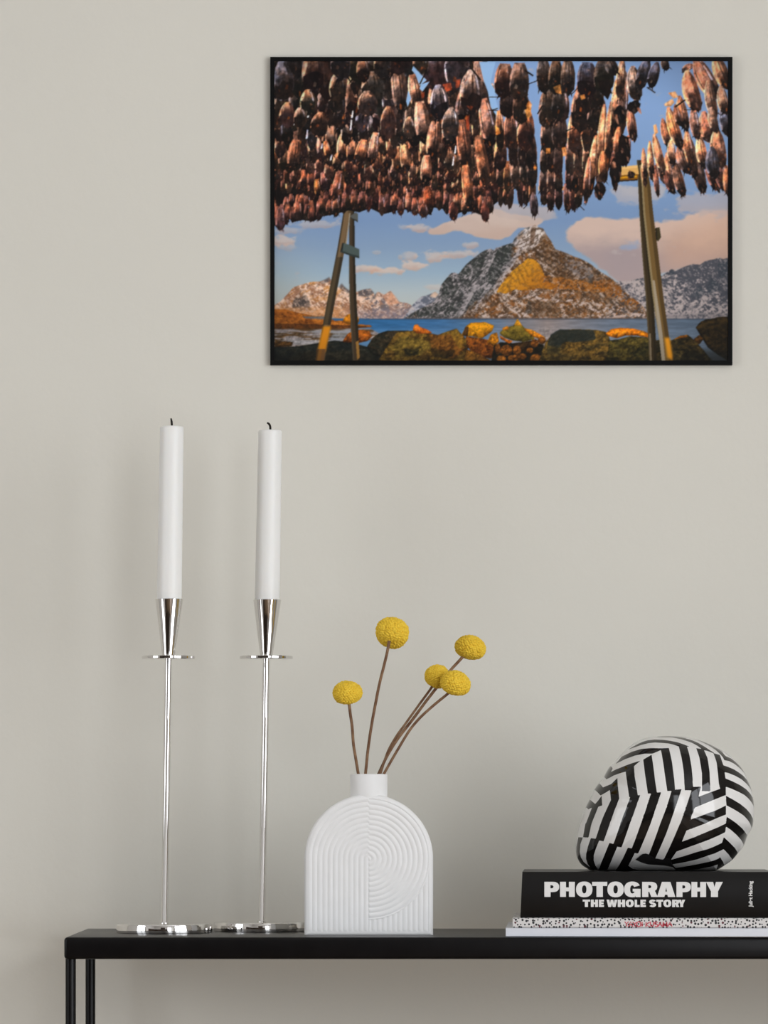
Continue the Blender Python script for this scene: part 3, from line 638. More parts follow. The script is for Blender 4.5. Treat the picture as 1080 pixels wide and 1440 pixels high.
bm = bmesh.new(); wall_with_hole(bm, 'y', YF-0.1, 0.1, XL, XR, *WF); struct('wall_front', bm, M['white_wall'], 'wall behind the viewer with an added window and door')
# window frames
bm = bmesh.new()
for y0, y1, z0, z1 in ((WR[0], WR[0]+.05, WR[2], WR[3]), (WR[1]-.05, WR[1], WR[2], WR[3]), (WR[0]+.05, WR[1]-.05, WR[2], WR[2]+.05), (WR[0]+.05, WR[1]-.05, WR[3]-.05, WR[3]), ((WR[0]+WR[1])/2-.025, (WR[0]+WR[1])/2+.025, WR[2]+.05, WR[3]-.05)):
    add_box(bm, (XR+.03, y0, z0), (XR+.07, y1, z1))
struct('window_1', bm, M['dark_wood'], 'dark window frame in the right wall')
bm = bmesh.new()
for x0, x1, z0, z1 in ((WF[0], WF[0]+.05, WF[2], WF[3]), (WF[1]-.05, WF[1], WF[2], WF[3]), (WF[0]+.05, WF[1]-.05, WF[2], WF[2]+.05), (WF[0]+.05, WF[1]-.05, WF[3]-.05, WF[3]), ((WF[0]+WF[1])/2-.025, (WF[0]+WF[1])/2+.025, WF[2]+.05, WF[3]-.05)):
    add_box(bm, (x0, YF-.07, z0), (x1, YF-.03, z1))
struct('window_fill_2', bm, M['dark_wood'], 'dark frame of the added window behind the viewer')  # unseen window, added for frontal fill and bright bands in the chrome
bm = bmesh.new(); add_box(bm, (-0.75, YF, 0), (0.25, YF+0.03, 2.1)); struct('door_added_1', bm, M['dark_wood'], 'added dark door behind the viewer, reflected in the chrome')  # made-up door, put in to darken the middle of the chrome reflections

bm = bmesh.new()
for y0, y1, z0, z1 in ((WL[0], WL[0]+.05, WL[2], WL[3]), (WL[1]-.05, WL[1], WL[2], WL[3]), (WL[0]+.05, WL[1]-.05, WL[2], WL[2]+.05), (WL[0]+.05, WL[1]-.05, WL[3]-.05, WL[3]), ((WL[0]+WL[1])/2-.025, (WL[0]+WL[1])/2+.025, WL[2]+.05, WL[3]-.05)):
    add_box(bm, (XL-.07, y0, z0), (XL-.03, y1, z1))
struct('window_fill_3', bm, M['dark_wood'], 'dark frame of the added window in the left wall')  # unseen window, added for left fill and bright strips on the stems
# unseen dark panelling, added to give dark bands in the polished metal
bm = bmesh.new(); add_box(bm, (XL, YF, 0), (-0.75, YF+0.04, 1.3)); add_box(bm, (0.25, YF, 0), (WF[0]-0.02, YF+0.04, 1.3)); struct('trim_added_1', bm, M['dark_wood'], 'added dark panelling behind the viewer, reflected in the chrome')
bm = bmesh.new(); add_box(bm, (XL, YF+0.04, 0), (XL+0.04, -2.8, 1.3)); struct('trim_added_2', bm, M['dark_wood'], 'added dark panelling low on the left wall')
# right window daylight; front and left lamps are added fill in unseen windows
def area(name, loc, rot, sx, sy, power, col):
    l = bpy.data.lights.new(name, 'AREA'); l.shape = 'RECTANGLE'; l.size = sx; l.size_y = sy; l.energy = power; l.color = col
    o = bpy.data.objects.new(name, l); C.objects.link(o); o.location = loc; o.rotation_euler = rot
    return o
area('daylight_right', (XR+0.14, (WR[0]+WR[1])/2, (WR[2]+WR[3])/2), (0, math.radians(90), 0), WR[3]-WR[2]+.1, WR[1]-WR[0]+.1, #@KEY
     112, (0.94, 0.965, 1.0))
area('fill_front', ((WF[0]+WF[1])/2, YF-0.14, (WF[2]+WF[3])/2), (math.radians(90), 0, 0), WF[1]-WF[0]+.1, WF[3]-WF[2]+.1, 36, (0.94, 0.965, 1.0))  # added fill from the front, lifts the wall under the table
area('fill_left', (XL-0.14, (WL[0]+WL[1])/2, (WL[2]+WL[3])/2), (0, math.radians(-90), 0), WL[3]-WL[2]+.1, WL[1]-WL[0]+.1, 26, (0.94, 0.965, 1.0))  # added fill from the left, softens shadows and evens the wall
w = bpy.data.worlds.new('daylight'); scene.world = w; w.use_nodes = True
w.node_tree.nodes['Background'].inputs['Color'].default_value = (0.8, 0.88, 1.0, 1)
w.node_tree.nodes['Background'].inputs['Strength'].default_value = 0.8

# ---------------------------------------------------------------- console table
TL, TR_, TD = PX(90, 0), 0.80, 0.30
ct = empty('console_table', ((TL+TR_)/2, TD/2, 0))
tag(ct, 'long black metal console table standing against the grey wall', 'table')
def loc_of(o): return Vector(o.location)
def under(root, bm): bmesh.ops.translate(bm, verts=bm.verts[:], vec=-loc_of(root)); return bm
bm = bevel_box((TL, 0, TOP-31*S), (TR_, TD, TOP), 0.0032, 4)
sharp_smooth(bm_obj('tabletop', under(ct, bm), M['black_metal'], ct), 40)
LR = 0.0052
for lx in (PX(99.2, 0.01), TR_-0.02):
    for ly, dx in ((0.012, 0.0), (TD-0.012, 0.0)):
        bm = lathe([(0, 0), (LR, 0), (LR, TOP-31*S+0.0005), (0, TOP-31*S+0.0005)], 40)
        bmesh.ops.translate(bm, verts=bm.verts[:], vec=(lx+dx, ly, 0))
        sharp_smooth(bm_obj('leg', under(ct, bm), M['black_metal'], ct), 50)

# ---------------------------------------------------------------- candlesticks and candles
def candlestick(px, Y, y_base_top, y_plate, y_rim, lean, label):
    k = S*K(Y)
    root = empty('candlestick', (PX(px, Y), Y, TOP)); tag(root, label, 'candlestick', 'pair of tall chrome candlesticks on the table')
    hb = 13.2*k; R = 67.5*k
    o = bm_obj('base', lathe([(0,0),(R-0.0006,0),(R-0.0001,0.0004),(R,0.0009),(R,hb-0.0016),(R-0.0004,hb-0.0006),(R-0.0014,hb),(0,hb)], 160), M['chrome'], root); sharp_smooth(o, 30)
    zp = PZ(y_plate, Y) - TOP; zr = PZ(y_rim, Y) - TOP
    rs = 4.9*k
    # the stem leans a little
    def leaned(prof, seg): 
        return lathe(prof, seg, lean)
    o = bm_obj('stem', leaned([(rs*1.25, hb-0.0004),(rs*1.25,hb+0.001),(rs,hb+0.0018),(rs,zp-2*k)], 40), M['chrome'], root); sharp_smooth(o, 50)
    rp = 37.5*k
    o = bm_obj('drip_plate', leaned([(0,zp-2.2*k),(rp-0.0006,zp-2.2*k),(rp,zp-1.4*k),(rp,zp+1.4*k),(rp-0.0006,zp+2.2*k),(0,zp+2.2*k)], 120), M['chrome'], root); sharp_smooth(o, 40)
    r1, r0 = 19.6*k, 8.8*k; t = 1.0*k; z0 = zp+2.2*k
    o = bm_obj('candle_cup', leaned([(0,z0-0.0002),(r0,z0-0.0002),(r0,z0+0.5*k),(r1,zr-0.4*k),(r1-0.3*k,zr),(r1-t,zr),(r1-t-3.2*k,zr-24*k),(0,zr-24*k)], 120), M['chrome'], root); sharp_smooth(o, 25)
    return root, zr, k
def candle(root, zr, k, lean, y_top, Y, kind, label):
    zt = PZ(y_top, Y) - TOP
    zb = zr - 23.5*k
    base = Vector(root.location) + Vector((lean*zb, 0, zb))
    c = empty('candle', base); tag(c, label, 'candle', 'white taper candles in the chrome candlesticks')
    h = zt - zb
    r = 17.5*k; rt = 16.6*k
    prof = [(0,0),(14.4*k,0),(15.0*k,0.6*k),(16.9*k,20*k),(r,26*k)]
    for i in range(1, 9): prof.append((r+(rt-r)*i/8, 26*k+(h-32*k)*i/8))
    prof += [(rt, h-2.5*k),(rt-0.5*k,h-1.2*k),(rt-1.8*k,h-0.3*k),(rt-5*k,h-0.2*k),(4*k,h-1.6*k),(0,h-1.8*k)]
    o = bm_obj('wax_body', lathe(prof, 96, lean), M['wax'], c); sharp_smooth(o, 60)
    b = Vector((lean*h, 0, h-2.2*k))
    if kind == 0: pts = [b+Vector((x*k,0,z*k)) for x, z in ((0,0),(0,4),(-0.4,9),(-1.2,13.5))]
    else: pts = [b+Vector((x*k,0,z*k)) for x, z in ((0,0),(0.3,4),(0,8),(-1.8,11.2),(-4.4,12.8))]
    w_ = bm_obj('wick', tube(pts, [1.6*k]*(len(pts)-1)+[1.0*k], 10), M['wick'], c, smooth=True)
    tag(w_, 'short upright black wick' if kind == 0 else 'black wick bent over to the left')
L1 = L2 = 0.0150
r1, z1, k1 = candlestick(231.0, 0.150, 1297, 924.8, 842.5, L1, 'left chrome candlestick near the end of the black table')
candle(r1, z1, k1, L1, 599.5, 0.150, 0, 'white taper candle with straight wick, in the left candlestick')
L2 = 0.0168
r2, z2, k2 = candlestick(368.0, 0.205, 1293, 924.8, 843.5, L2, 'right chrome candlestick, its base partly behind the white vase')
candle(r2, z2, k2, L2, 605.0, 0.205, 1, 'white taper candle with bent wick, in the right candlestick beside the vase')

# ---------------------------------------------------------------- vase
VY = 0.095; VT = 0.040                      # front plane and thickness
kv = S*K(VY-VT/2+0.0)
VF = VY - VT/2
vase = empty('vase', (PX(518.5, VF), VY, TOP))
tag(vase, 'white arch shaped ceramic vase with ribbed relief holding yellow flowers', 'vase')
def vase_body():
    R = 90.6*kv; zc = 107.2*kv; rr = 0.0042
    nu, nb, nt = 420, 260, 260
    zs = np.concatenate([np.linspace(0, zc, nb, endpoint=False), zc + R*np.sin(np.linspace(0, math.pi/2*0.9995, nt))])
    nv = len(zs)
    W = np.where(zs <= zc, R, np.sqrt(np.maximum(R*R-(zs-zc)**2, 0)))
    u = np.sin(np.linspace(-1, 1, nu)*math.pi/2*0.80)/math.sin(math.pi/2*0.80)
    X = W[:, None]*u[None, :]; Z = np.repeat(zs[:, None], nu, 1)
    rad = np.hypot(X, np.maximum(Z-zc, 0))
    d = np.minimum(R - rad, Z + 0.0015)
    d = np.clip(d, 0, rr)
    edge = rr - np.sqrt(np.maximum(rr*rr-(rr-d)**2, 0))
    x = X/kv; z = (Z-zc)/kv
    s0 = 7.25
    hyp = np.hypot(x, z)
    disc = (x >= 0) & (hyp < 85.5)
    left = x < 0
    r = np.where(left, np.where(z < 0, -x, hyp), np.where(disc, hyp + s0*0.5, np.abs(x) + s0*0.5))
    prof = np.abs(np.sin(math.pi*r/s0))**0.75
    amp = 0.00080
    lift = np.where(disc, 0.00045, 0.0)*np.clip(0.25-z/60, 0, 1)
    fade = np.clip((R - rad)/kv - 3.0, 0, 4)/4 * np.clip(Z/kv - 4.0, 0, 3)/3
    fade = fade*fade*(3-2*fade)
    relief = (prof*amp + lift) * fade - 0.0004*fade
    # soften the sharp joints between the regions a little
    relief = blur(relief, 2)
    Yf = -VT/2 + 0.0012 + edge - relief
    Yb = VT/2 - edge
    Vf = np.stack([X, Yf, Z], -1).reshape(-1, 3); Vb = np.stack([X, Yb, Z], -1).reshape(-1, 3)
    N = nu*nv
    i = np.arange(nv-1)[:, None]*nu + np.arange(nu-1)[None, :]
    Ff = np.stack([i, i+1, i+nu+1, i+nu], -1).reshape(-1, 4)
    Fb = Ff[:, ::-1] + N
    l = np.arange(nv-1)*nu
    Fl = np.stack([l, l+nu, l+nu+N, l+N], -1)
    q = l + nu-1
    Fr = np.stack([q, q+N, q+nu+N, q+nu], -1)
    b = np.arange(nu-1)
    Fd = np.stack([b, b+N, b+1+N, b+1], -1)
    t = (nv-1)*nu + np.arange(nu-1)
    Ft = np.stack([t, t+1, t+1+N, t+N], -1)
    return np_mesh('body', np.concatenate([Vf, Vb]), np.concatenate([Ff, Fb, Fl, Fr, Fd, Ft]))
link('body', vase_body(), M['ceramic'], vase)
zc_top = (107.2+90.6)*kv
kn = S*K(VY)
nr = 26.2*kn; zt = PZ(1088.5, VY) - TOP
inner = 22.0*kn
bm = lathe([(0, zc_top-0.012),(nr, zc_top-0.012),(nr, zt-1.4*kn),(nr-0.4*kn, zt-0.4*kn),(nr-1.4*kn, zt),(inner+1*kn, zt),(inner, zt-1*kn),(inner, zc_top-0.010),(0, zc_top-0.010)], 96)
nk_bottom = TOP + zc_top - 0.0095
sharp_smooth(bm_obj('neck', bm, M['ceramic'], vase), 50)

# ---------------------------------------------------------------- billy button flowers
def flower_head(center, axis, rx, ry, seed, nflo, name='flower_head'):
    """oblate ball covered with florets; axis = direction from the stem to the top."""
    rnd = np.random.RandomState(seed)
    bm = bmesh.new(); bmesh.ops.create_icosphere(bm, subdivisions=6, radius=1.0)
    V = np.array([v.co[:] for v in bm.verts]); F = np.array([[v.index for v in f.verts] for f in bm.faces]); bm.free()
    i = np.arange(nflo) + 0.5
    ph = np.arccos(1-2*i/nflo); th = math.pi*(1+5**0.5)*i
    Q = np.stack([np.cos(th)*np.sin(ph), np.sin(th)*np.sin(ph), np.cos(ph)], -1)
    Q += rnd.normal(0, 0.022, Q.shape); Q /= np.linalg.norm(Q, axis=1)[:, None]
    hs = rnd.uniform(0.75, 1.15, nflo)
    sp = math.sqrt(4*math.pi/nflo)*0.60
    dmin = np.full(len(V), 9.0); hid = np.zeros(len(V), int)
    for a in range(0, len(V), 4000):
        dd = np.linalg.norm(V[a:a+4000, None, :]-Q[None], axis=2)
        hid[a:a+4000] = dd.argmin(1); dmin[a:a+4000] = dd.min(1)
    t = np.clip(dmin/sp, 0, 1)
    bump = np.sqrt(np.maximum(1-t*t, 0))*hs[hid]
    lump = 1 + 0.025*np.sin(V[:,0]*3+seed)+0.02*np.sin(V[:,1]*4+seed*2)
    r = (0.90 + 0.125*bump)*lump
    V = V*r[:, None]
    # dimple where the stem goes in
    under_ = V[:, 2] < -0.6
    V[:, 2] = np.where(under_, -0.6 + (V[:, 2]+0.6)*0.72, V[:, 2])
    V = V*np.array([rx, rx, ry])
    q = Vector((0, 0, 1)).rotation_difference(Vector(axis).normalized()).to_matrix()
    V = V @ np.array(q).T
    me = np_mesh(name, V, F)
    return me
def flower(name_label, head_px, headY, rx_px, ry_px, axis, stem_px, stemY, seed, srad=2.1):
    """stem_px: list of pixel points from the head down to the vase mouth."""
    n = len(stem_px)
    pts = []
    for i, (a, b) in enumerate(stem_px):
        Y = stemY[0] + (stemY[1]-stemY[0])*(i/(n-1))
        pts.append(P(a, b, Y))
    # carry on down into the neck
    low = pts[-1]; prev = pts[-2]
    dirn = (low-prev).normalized()
    tt = (nk_bottom + 0.0012 - low.z)/dirn.z
    pts.append(low + dirn*tt*0.55); e = low + dirn*tt
    cx, cy = vase.location.x, VY
    off = Vector((e.x-cx, e.y-cy, 0)); lim = inner-0.003
    if off.length > lim: off *= lim/off.length
    pts.append(Vector((cx+off.x, cy+off.y, nk_bottom+0.0012)))
    base = pts[-1].copy()
    f = empty('billy_button', base); tag(f, name_label, 'flower', 'yellow billy button flowers in the white vase')
    k = S*K(0.1)
    local = [p-base for p in pts]
    bm = tube(local, [srad*1.15*k] + [srad*k]*(len(local)-1), 12)
    bm_obj('stem', bm, M['stem'], f, smooth=True)
    hc = P(head_px[0], head_px[1], headY)
    me = flower_head(hc, axis, rx_px*k, ry_px*k, seed, 480)
    link('flower_head', me, M['flower'], f, loc=hc-base)
    return f
flower('lowest and leftmost yellow ball flower, on a short dark stem', (489, 974.8), 0.088, 21.2, 17.0, (-0.05, -0.28, 1),
       [(490.5, 985), (492.5, 1003), (495.2, 1022), (497, 1046), (500.5, 1068), (503.8, 1088)], (0.088, 0.092), 3)
flower('tallest yellow ball flower, leaning slightly right on a long stem', (551.5, 890), 0.098, 23.4, 20.8, (0.35, 0.8, 0.75),
       [(547.5, 901), (544.5, 917), (540, 936), (533.5, 962), (528, 990), (522.5, 1020), (517.5, 1054), (514, 1088)], (0.0865, 0.092), 5)
flower('upper right yellow ball flower, its stem running behind two others', (661.3, 911.5), 0.150, 23.2, 17.6, (0.22, 0.15, 1),
       [(653, 921), (646, 929), (634, 942), (618, 962), (600, 985), (580, 1012), (560, 1038), (545, 1062), (532.5, 1088)], (0.150, 0.098), 8)
flower('small yellow ball flower half hidden behind its right neighbour', (614.5, 951.5), 0.100, 17.6, 17.2, (0.35, 0.3, 1),
       [(609, 963), (604, 971), (590, 990), (570, 1018), (557, 1036), (545, 1058), (535, 1088)], (0.100, 0.089), 13, 1.7)
flower('front yellow ball flower of the right cluster, overlapping its left neighbour', (640.8, 961.3), 0.072, 22.4, 18.2, (0.28, -0.12, 1),
       [(634, 971), (628, 977), (612, 990), (592, 1008), (576, 1027), (560, 1053), (549, 1072), (540, 1088)], (0.072, 0.087), 21, 1.9)

# ---------------------------------------------------------------- books
def book(name, label, cat, x0, x1, y_top, y_bot, Y0, depth, cover_m, t, spine_round=0.0, z_bot=None, skew=0.0):
    """flat lying book, spine towards the viewer; cover (spine and two boards) and page block."""
    zt = PZ(y_top, Y0); zb = PZ(y_bot, Y0) if z_bot is None else z_bot
    xa, xb = PX(x0, Y0), PX(x1, Y0)
    root = empty(name, ((xa+xb)/2, Y0+depth/2, zb)); tag(root, label, cat)
    # cover: swept U profile in (y, z)
    h = zt-zb; n = 10
    prof_o = []; prof_i = []
    prof_o.append((depth, 0)); prof_o.append((0.004, 0))
    for i in range(n+1):
        a = i/n; b = spine_round*(1-(2*a-1)**2)
        e = 0.0012*max(0, 1-min(a, 1-a)/0.04)
        prof_o.append((-b+e, h*a))
    prof_o.append((0.004, h)); prof_o.append((depth, h))
    prof_i = [(depth, h-t), (t+0.001, h-t), (t+0.001, t), (depth, t)]
    prof = prof_o + prof_i
    bm = bmesh.new()
    A = [bm.verts.new((xa+skew*z/h*0.6, Y0+y, zb+z)) for y, z in prof]; B = [bm.verts.new((xb, Y0+y, zb+z)) for y, z in prof]
    m_ = len(prof)
    for i in range(m_):
        j = (i+1) % m_
        bm.faces.new((A[i], B[i], B[j], A[j]))
    # end caps as strips (outer vs inner)
    def cap(R_):
        o_, i_ = R_[:len(prof_o)], R_[len(prof_o):]
        bm.faces.new((o_[0], o_[1], i_[2], i_[3]))
        bm.faces.new(o_[1:-1] + [i_[1], i_[2]])
        bm.faces.new((o_[-2], o_[-1], i_[0], i_[1]))
    cap(A); cap(B)
    bmesh.ops.triangulate(bm, faces=[f for f in bm.faces if len(f.verts) > 4])
    o = bm_obj('cover', under(root, bm), cover_m, root); sharp_smooth(o, 50)
    bm = bmesh.new(); add_box(bm, (xa+0.004, Y0+t+0.0012, zb+t+0.0001), (xb-0.004, Y0+depth-0.004, zt-t-0.0001))
    bm_obj('page_block', under(root, bm), M['pages'], root)
    return root, zb, zt

# dotted cover material
def dotted():
    m = mat('dotted_cover', rough=0.5, spec=0.4)
    tc = nd(m, 'ShaderNodeTexCoord')
    v = nd(m, 'ShaderNodeTexVoronoi'); v.inputs['Scale'].default_value = 295; v.inputs['Randomness'].default_value = 0.85
    v.voronoi_dimensions = '2D'
    sx = nd(m, 'ShaderNodeSeparateXYZ'); cx = nd(m, 'ShaderNodeCombineXYZ')
    lk(m, tc.outputs['Object'], sx.inputs[0]); lk(m, sx.outputs['X'], cx.inputs['X'])
    ad = nd(m, 'ShaderNodeMath'); ad.operation = 'ADD'; lk(m, sx.outputs['Y'], ad.inputs[0]); lk(m, sx.outputs['Z'], ad.inputs[1])
    lk(m, ad.outputs[0], cx.inputs['Y'])
    lk(m, cx.outputs[0], v.inputs['Vector'])
    sp = nd(m, 'ShaderNodeSeparateColor'); lk(m, v.outputs['Color'], sp.inputs[0])
    mr = nd(m, 'ShaderNodeMapRange'); mr.inputs['To Min'].default_value = 0.18; mr.inputs['To Max'].default_value = 0.36
    lk(m, sp.outputs[0], mr.inputs['Value'])
    lt = nd(m, 'ShaderNodeMath'); lt.operation = 'LESS_THAN'; lk(m, v.outputs['Distance'], lt.inputs[0]); lk(m, mr.outputs[0], lt.inputs[1])
    dc = nd(m, 'ShaderNodeMix'); dc.data_type = 'RGBA'
    dc.inputs['A'].default_value = (0.02,0.02,0.022,1); dc.inputs['B'].default_value = (0.10,0.02,0.03,1)
    gt = nd(m, 'ShaderNodeMath'); gt.operation = 'GREATER_THAN'; gt.inputs[1].default_value = 0.87; lk(m, sp.outputs[1], gt.inputs[0]); lk(m, gt.outputs[0], dc.inputs['Factor'])
    mx = nd(m, 'ShaderNodeMix'); mx.data_type = 'RGBA'
    mx.inputs['A'].default_value = (0.62,0.60,0.585,1); lk(m, dc.outputs['Result'], mx.inputs['B']); lk(m, lt.outputs[0], mx.inputs['Factor'])
    lk(m, mx.outputs['Result'], bs(m).inputs['Base Color'])
    return m
M['dotted'] = dotted()
BY = 0.009
wb, wz0, wz1 = book('book', 'plain white book lying lowest in the stack on the table', 'book', 711.2, 1092, 1304.8, 1317.6, BY, 0.205, M['book_white'], 0.0012, 0.0, TOP)
db, dz0, dz1 = book('book', 'thin white book with black dotted spine and red title, between two books', 'book', 721, 1090, 1290.6, 1304.8, BY, 0.195, M['dotted'], 0.0010, 0.0, wz1)
pb, pz0, pz1 = book('book', 'thick black photography book with bold white spine lettering, topmost in the stack', 'book', 731.6, 1086, 1226.0, 1290.6, BY+0.003, 0.185, M['book_black'], 0.0026, 0.0030, dz1, 0.0032)

# lettering ----------------------------------------------------------------------
def arc(cx, cy, rx, ry, a0, a1, n=18, e=1.0):
    out = []
    for i in range(n+1):
        a = math.radians(a0+(a1-a0)*i/n); c, s_ = math.cos(a), math.sin(a)
        out.append((cx+rx*math.copysign(abs(c)**e, c), cy+ry*math.copysign(abs(s_)**e, s_)))
    return out
def stroke(path, w, wy=None):
    L_, R_ = [], []
    for i, p in enumerate(path):
        a = path[max(i-1,0)]; b = path[min(i+1,len(path)-1)]
        dx, dy = b[0]-a[0], b[1]-a[1]; l = math.hypot(dx, dy) or 1
        nx, ny = -dy/l, dx/l
        L_.append((p[0]+nx*w/2, p[1]+ny*(wy or w)/2)); R_.append((p[0]-nx*w/2, p[1]-ny*(wy or w)/2))
    return L_ + R_[::-1]
GL = {
 'P': [[[(0,0),(.42,0),(.42,.32),(.56,.32)] + arc(.56,.66,.44,.34,-90,90,16,.85) + [(0,1)], [(.41,.565),(.50,.565)] + arc(.50,.67,.115,.105,-90,90,10) + [(.41,.775)]]],
 'H': [[[(0,0),(.40,0),(.40,.37),(.60,.37),(.60,0),(1,0),(1,1),(.60,1),(.60,.63),(.40,.63),(.40,1),(0,1)]]],
 'O': [[arc(.5,.5,.5,.52,0,360,44,.88)[:-1], arc(.5,.5,.135,.27,0,360,30,.9)[:-1]]],
 'T': [[[(.29,0),(.71,0),(.71,.73),(1,.73),(1,1),(0,1),(0,.73),(.29,.73)]]],
 'G': [[arc(.5,.5,.5,.52,28,282,36,.88) + [(.66,-.01),(.66,.10),(.70,-.01),(1,-.01),(1,.54),(.52,.54),(.52,.36),(.62,.36),(.62,.28)] + arc(.5,.5,.135,.27,300,60,24,.9) + [(.60,.66)]]],
 'R': [[[(0,0),(.41,0),(.41,.34),(.47,.34),(.60,0),(1.03,0),(.84,.40)] + arc(.56,.68,.43,.32,-52,90,14,.85) + [(0,1)], [(.41,.58),(.49,.58)] + arc(.49,.68,.11,.10,-90,90,10) + [(.41,.78)]]],
 'A': [[[(0,0),(.40,0),(.435,.15),(.565,.15),(.60,0),(1,0),(.73,1),(.27,1)], [(.455,.36),(.5,.64),(.545,.36)]]],
 'Y': [[[(.29,0),(.71,0),(.71,.37),(1,1),(.59,1),(.50,.66),(.42,1),(0,1),(.29,.37)]]],
 'E': [[[(0,0),(1,0),(1,.26),(.46,.26),(.46,.38),(.90,.38),(.90,.62),(.46,.62),(.46,.74),(1,.74),(1,1),(0,1)]]],
 'L': [[[(0,0),(1,0),(1,.28),(.47,.28),(.47,1),(0,1)]]],
 'W': [[[(.17,0),(.43,0),(.5,.48),(.57,0),(.83,0),(1,1),(.74,1),(.68,.48),(.61,1),(.39,1),(.32,.48),(.26,1),(0,1)]]],
 'S': [[stroke(arc(.50,.715,.29,.175,20,180,10) + arc(.50,.70,.29,.17,185,250,6) + arc(.50,.30,.29,.17,70,0,6) + arc(.50,.285,.29,.175,-5,-162,10), .38, .26)]],
}
def glyph_mesh(items, name, m, parent, Y, thick):
    """items: list of shapes, each a list of loops in (px, py) coordinates at depth Y."""
    cu = bpy.data.curves.new(name, 'CURVE'); cu.dimensions = '2D'; cu.fill_mode = 'BOTH'; cu.extrude = thick
    dep = None
    bm_all = bmesh.new()
    for shape in items:
        cu.splines.clear()
        for loop in shape:
            sp_ = cu.splines.new('POLY'); sp_.points.add(len(loop)-1); sp_.use_cyclic_u = True
            for q, (a, b) in zip(sp_.points, loop):
                q.co = (PX(a, Y), PZ(b, Y), 0, 1)
        o = bpy.data.objects.new('tmp', cu); C.objects.link(o)
        dg = bpy.context.evaluated_depsgraph_get()
        me = bpy.data.meshes.new_from_object(o.evaluated_get(dg))
        bm_all.from_mesh(me); bpy.data.meshes.remove(me); bpy.data.objects.remove(o)
    for v in bm_all.verts:
        x, z, e = v.co
        v.co = (x, Y-e, z)
    bpy.data.curves.remove(cu)
    return bm_obj(name, under(parent, bm_all), m, parent)
def word(chars, y0, y1):
    out = []
    for ch, xa, xb in chars:
        for shape in GL[ch]:
            out.append([[(xa+(xb-xa)*u, y1+(y0-y1)*v) for u, v in loop] for loop in shape])
    return out
zx = lambda s: [(c, 760+a/4, 760+b/4) for c, a, b in s]
title = zx([('P',22,105),('H',110,193),('O',200,292),('T',290,375),('O',376,468),('G',470,562),('R',571,656),('A',654,757),('P',763,844),('H',847,929),('Y',929,1023)])
sub = zx([('T',237,279),('H',283,323),('E',328,357),('W',371,432),('H',434,475),('O',479,524),('L',529,557),('E',561,592),('S',609,650),('T',650,689),('O',690,734),('R',739,778),('Y',773,812)])
LY = BY+0.003-0.0030
o = glyph_mesh(word(title, 1240.0, 1261.2), 'title_lettering', M['letter_white'], pb, LY-0.0001, 0.0004); tag(o, 'large white title lettering on the spine')
o = glyph_mesh(word(sub, 1265.0, 1275.3), 'subtitle_lettering', M['letter_white'], pb, LY+0.0003, 0.0007); tag(o, 'smaller white subtitle lettering on the spine')
def text_mesh(body, name, m, parent, size, loc, rot_up, Y, bold, thick=0.0003):
    cu = bpy.data.curves.new(name, 'FONT'); cu.body = body; cu.size = size; cu.offset = bold; cu.extrude = thick
    cu.align_x = 'LEFT'
    o = bpy.data.objects.new('tmp', cu); C.objects.link(o)
    dg = bpy.context.evaluated_depsgraph_get()
    me = bpy.data.meshes.new_from_object(o.evaluated_get(dg)); bpy.data.objects.remove(o)
    xs = [v.co.x for v in me.vertices]; ys = [v.co.y for v in me.vertices]
    bm_ = bmesh.new(); bm_.from_mesh(me); bpy.data.meshes.remove(me)
    x0_, x1_, y0_, y1_ = min(xs), max(xs), min(ys), max(ys)
    (pa, pb_), (qa, qb) = loc     # pixel x range and y range to fill
    for v in bm_.verts:
        u = (v.co.x-x0_)/(x1_-x0_); t_ = (v.co.y-y0_)/(y1_-y0_)
        if rot_up: a = qa_x(pa, pb_, t_, True); b = qb+(qa-qb)*u
        else: a = pa+(pb_-pa)*u; b = qb+(qa-qb)*t_
        v.co = (PX(a, Y), Y-v.co.z, PZ(b, Y))
    return bm_obj(name, under(parent, bm_), m, parent)
def qa_x(pa, pb_, t_, up): return pb_+(pa-pb_)*t_
o = text_mesh('Juliet Hacking', 'author_lettering', M['letter_white'], pb, 0.01, ((1051.8, 1058.8), (1238.8, 1275.2)), True, LY, 0.00028, 0.0004); tag(o, 'small white author name set sideways on the spine')
# the stack lies slightly turned on the table
def turn(root, x_px, deg):
    a = math.radians(deg); c = Vector((PX(x_px, BY), BY, root.location.z)); d = root.location-c
    root.location = c + Vector((d.x*math.cos(a)-d.y*math.sin(a), d.x*math.sin(a)+d.y*math.cos(a), d.z)); root.rotation_euler = (0, 0, a)
# red hand-lettered title: stroke letters
HL = {
 'Y': [[(0,1),(.5,.55),(1,1)],[(.5,.55),(.45,0)]],
 'A': [[(0,0),(.5,1),(1,0)],[(.2,.38),(.8,.38)]],
 'O': [arc(.5,.5,.5,.5,0,360,14)],
 'I': [[(.5,0),(.5,1)]],
 'K': [[(0,0),(.05,1)],[(.95,1),(.05,.45),(1,0)]],
 'U': [[(0,1),(.08,.25),(.5,0),(.92,.25),(1,1)]],
 'S': [arc(.5,.74,.45,.26,30,260,10)+arc(.5,.26,.45,.26,80,-150,10)],
 'M': [[(0,0),(.12,1),(.5,.35),(.88,1),(1,0)]],
}
items = []
hx = 860; sc = 1/9.82
seq = [('Y',180,232),('A',230,290),('Y',290,342),('O',345,400),('I',408,430),('K',472,525),('U',532,580),('S',592,636),('A',640,692),('M',702,765),('A',775,832)]
for i, (ch, a, b) in enumerate(seq):
    ya, yb = 1295.9+(i % 3)*0.3, 1302.6+(i % 2)*0.5
    for path in HL[ch]:
        pp = [(hx+(a+(b-a)*u)*sc, yb+(ya-yb)*v) for u, v in path]
        items.append([stroke(pp, 1.25)])
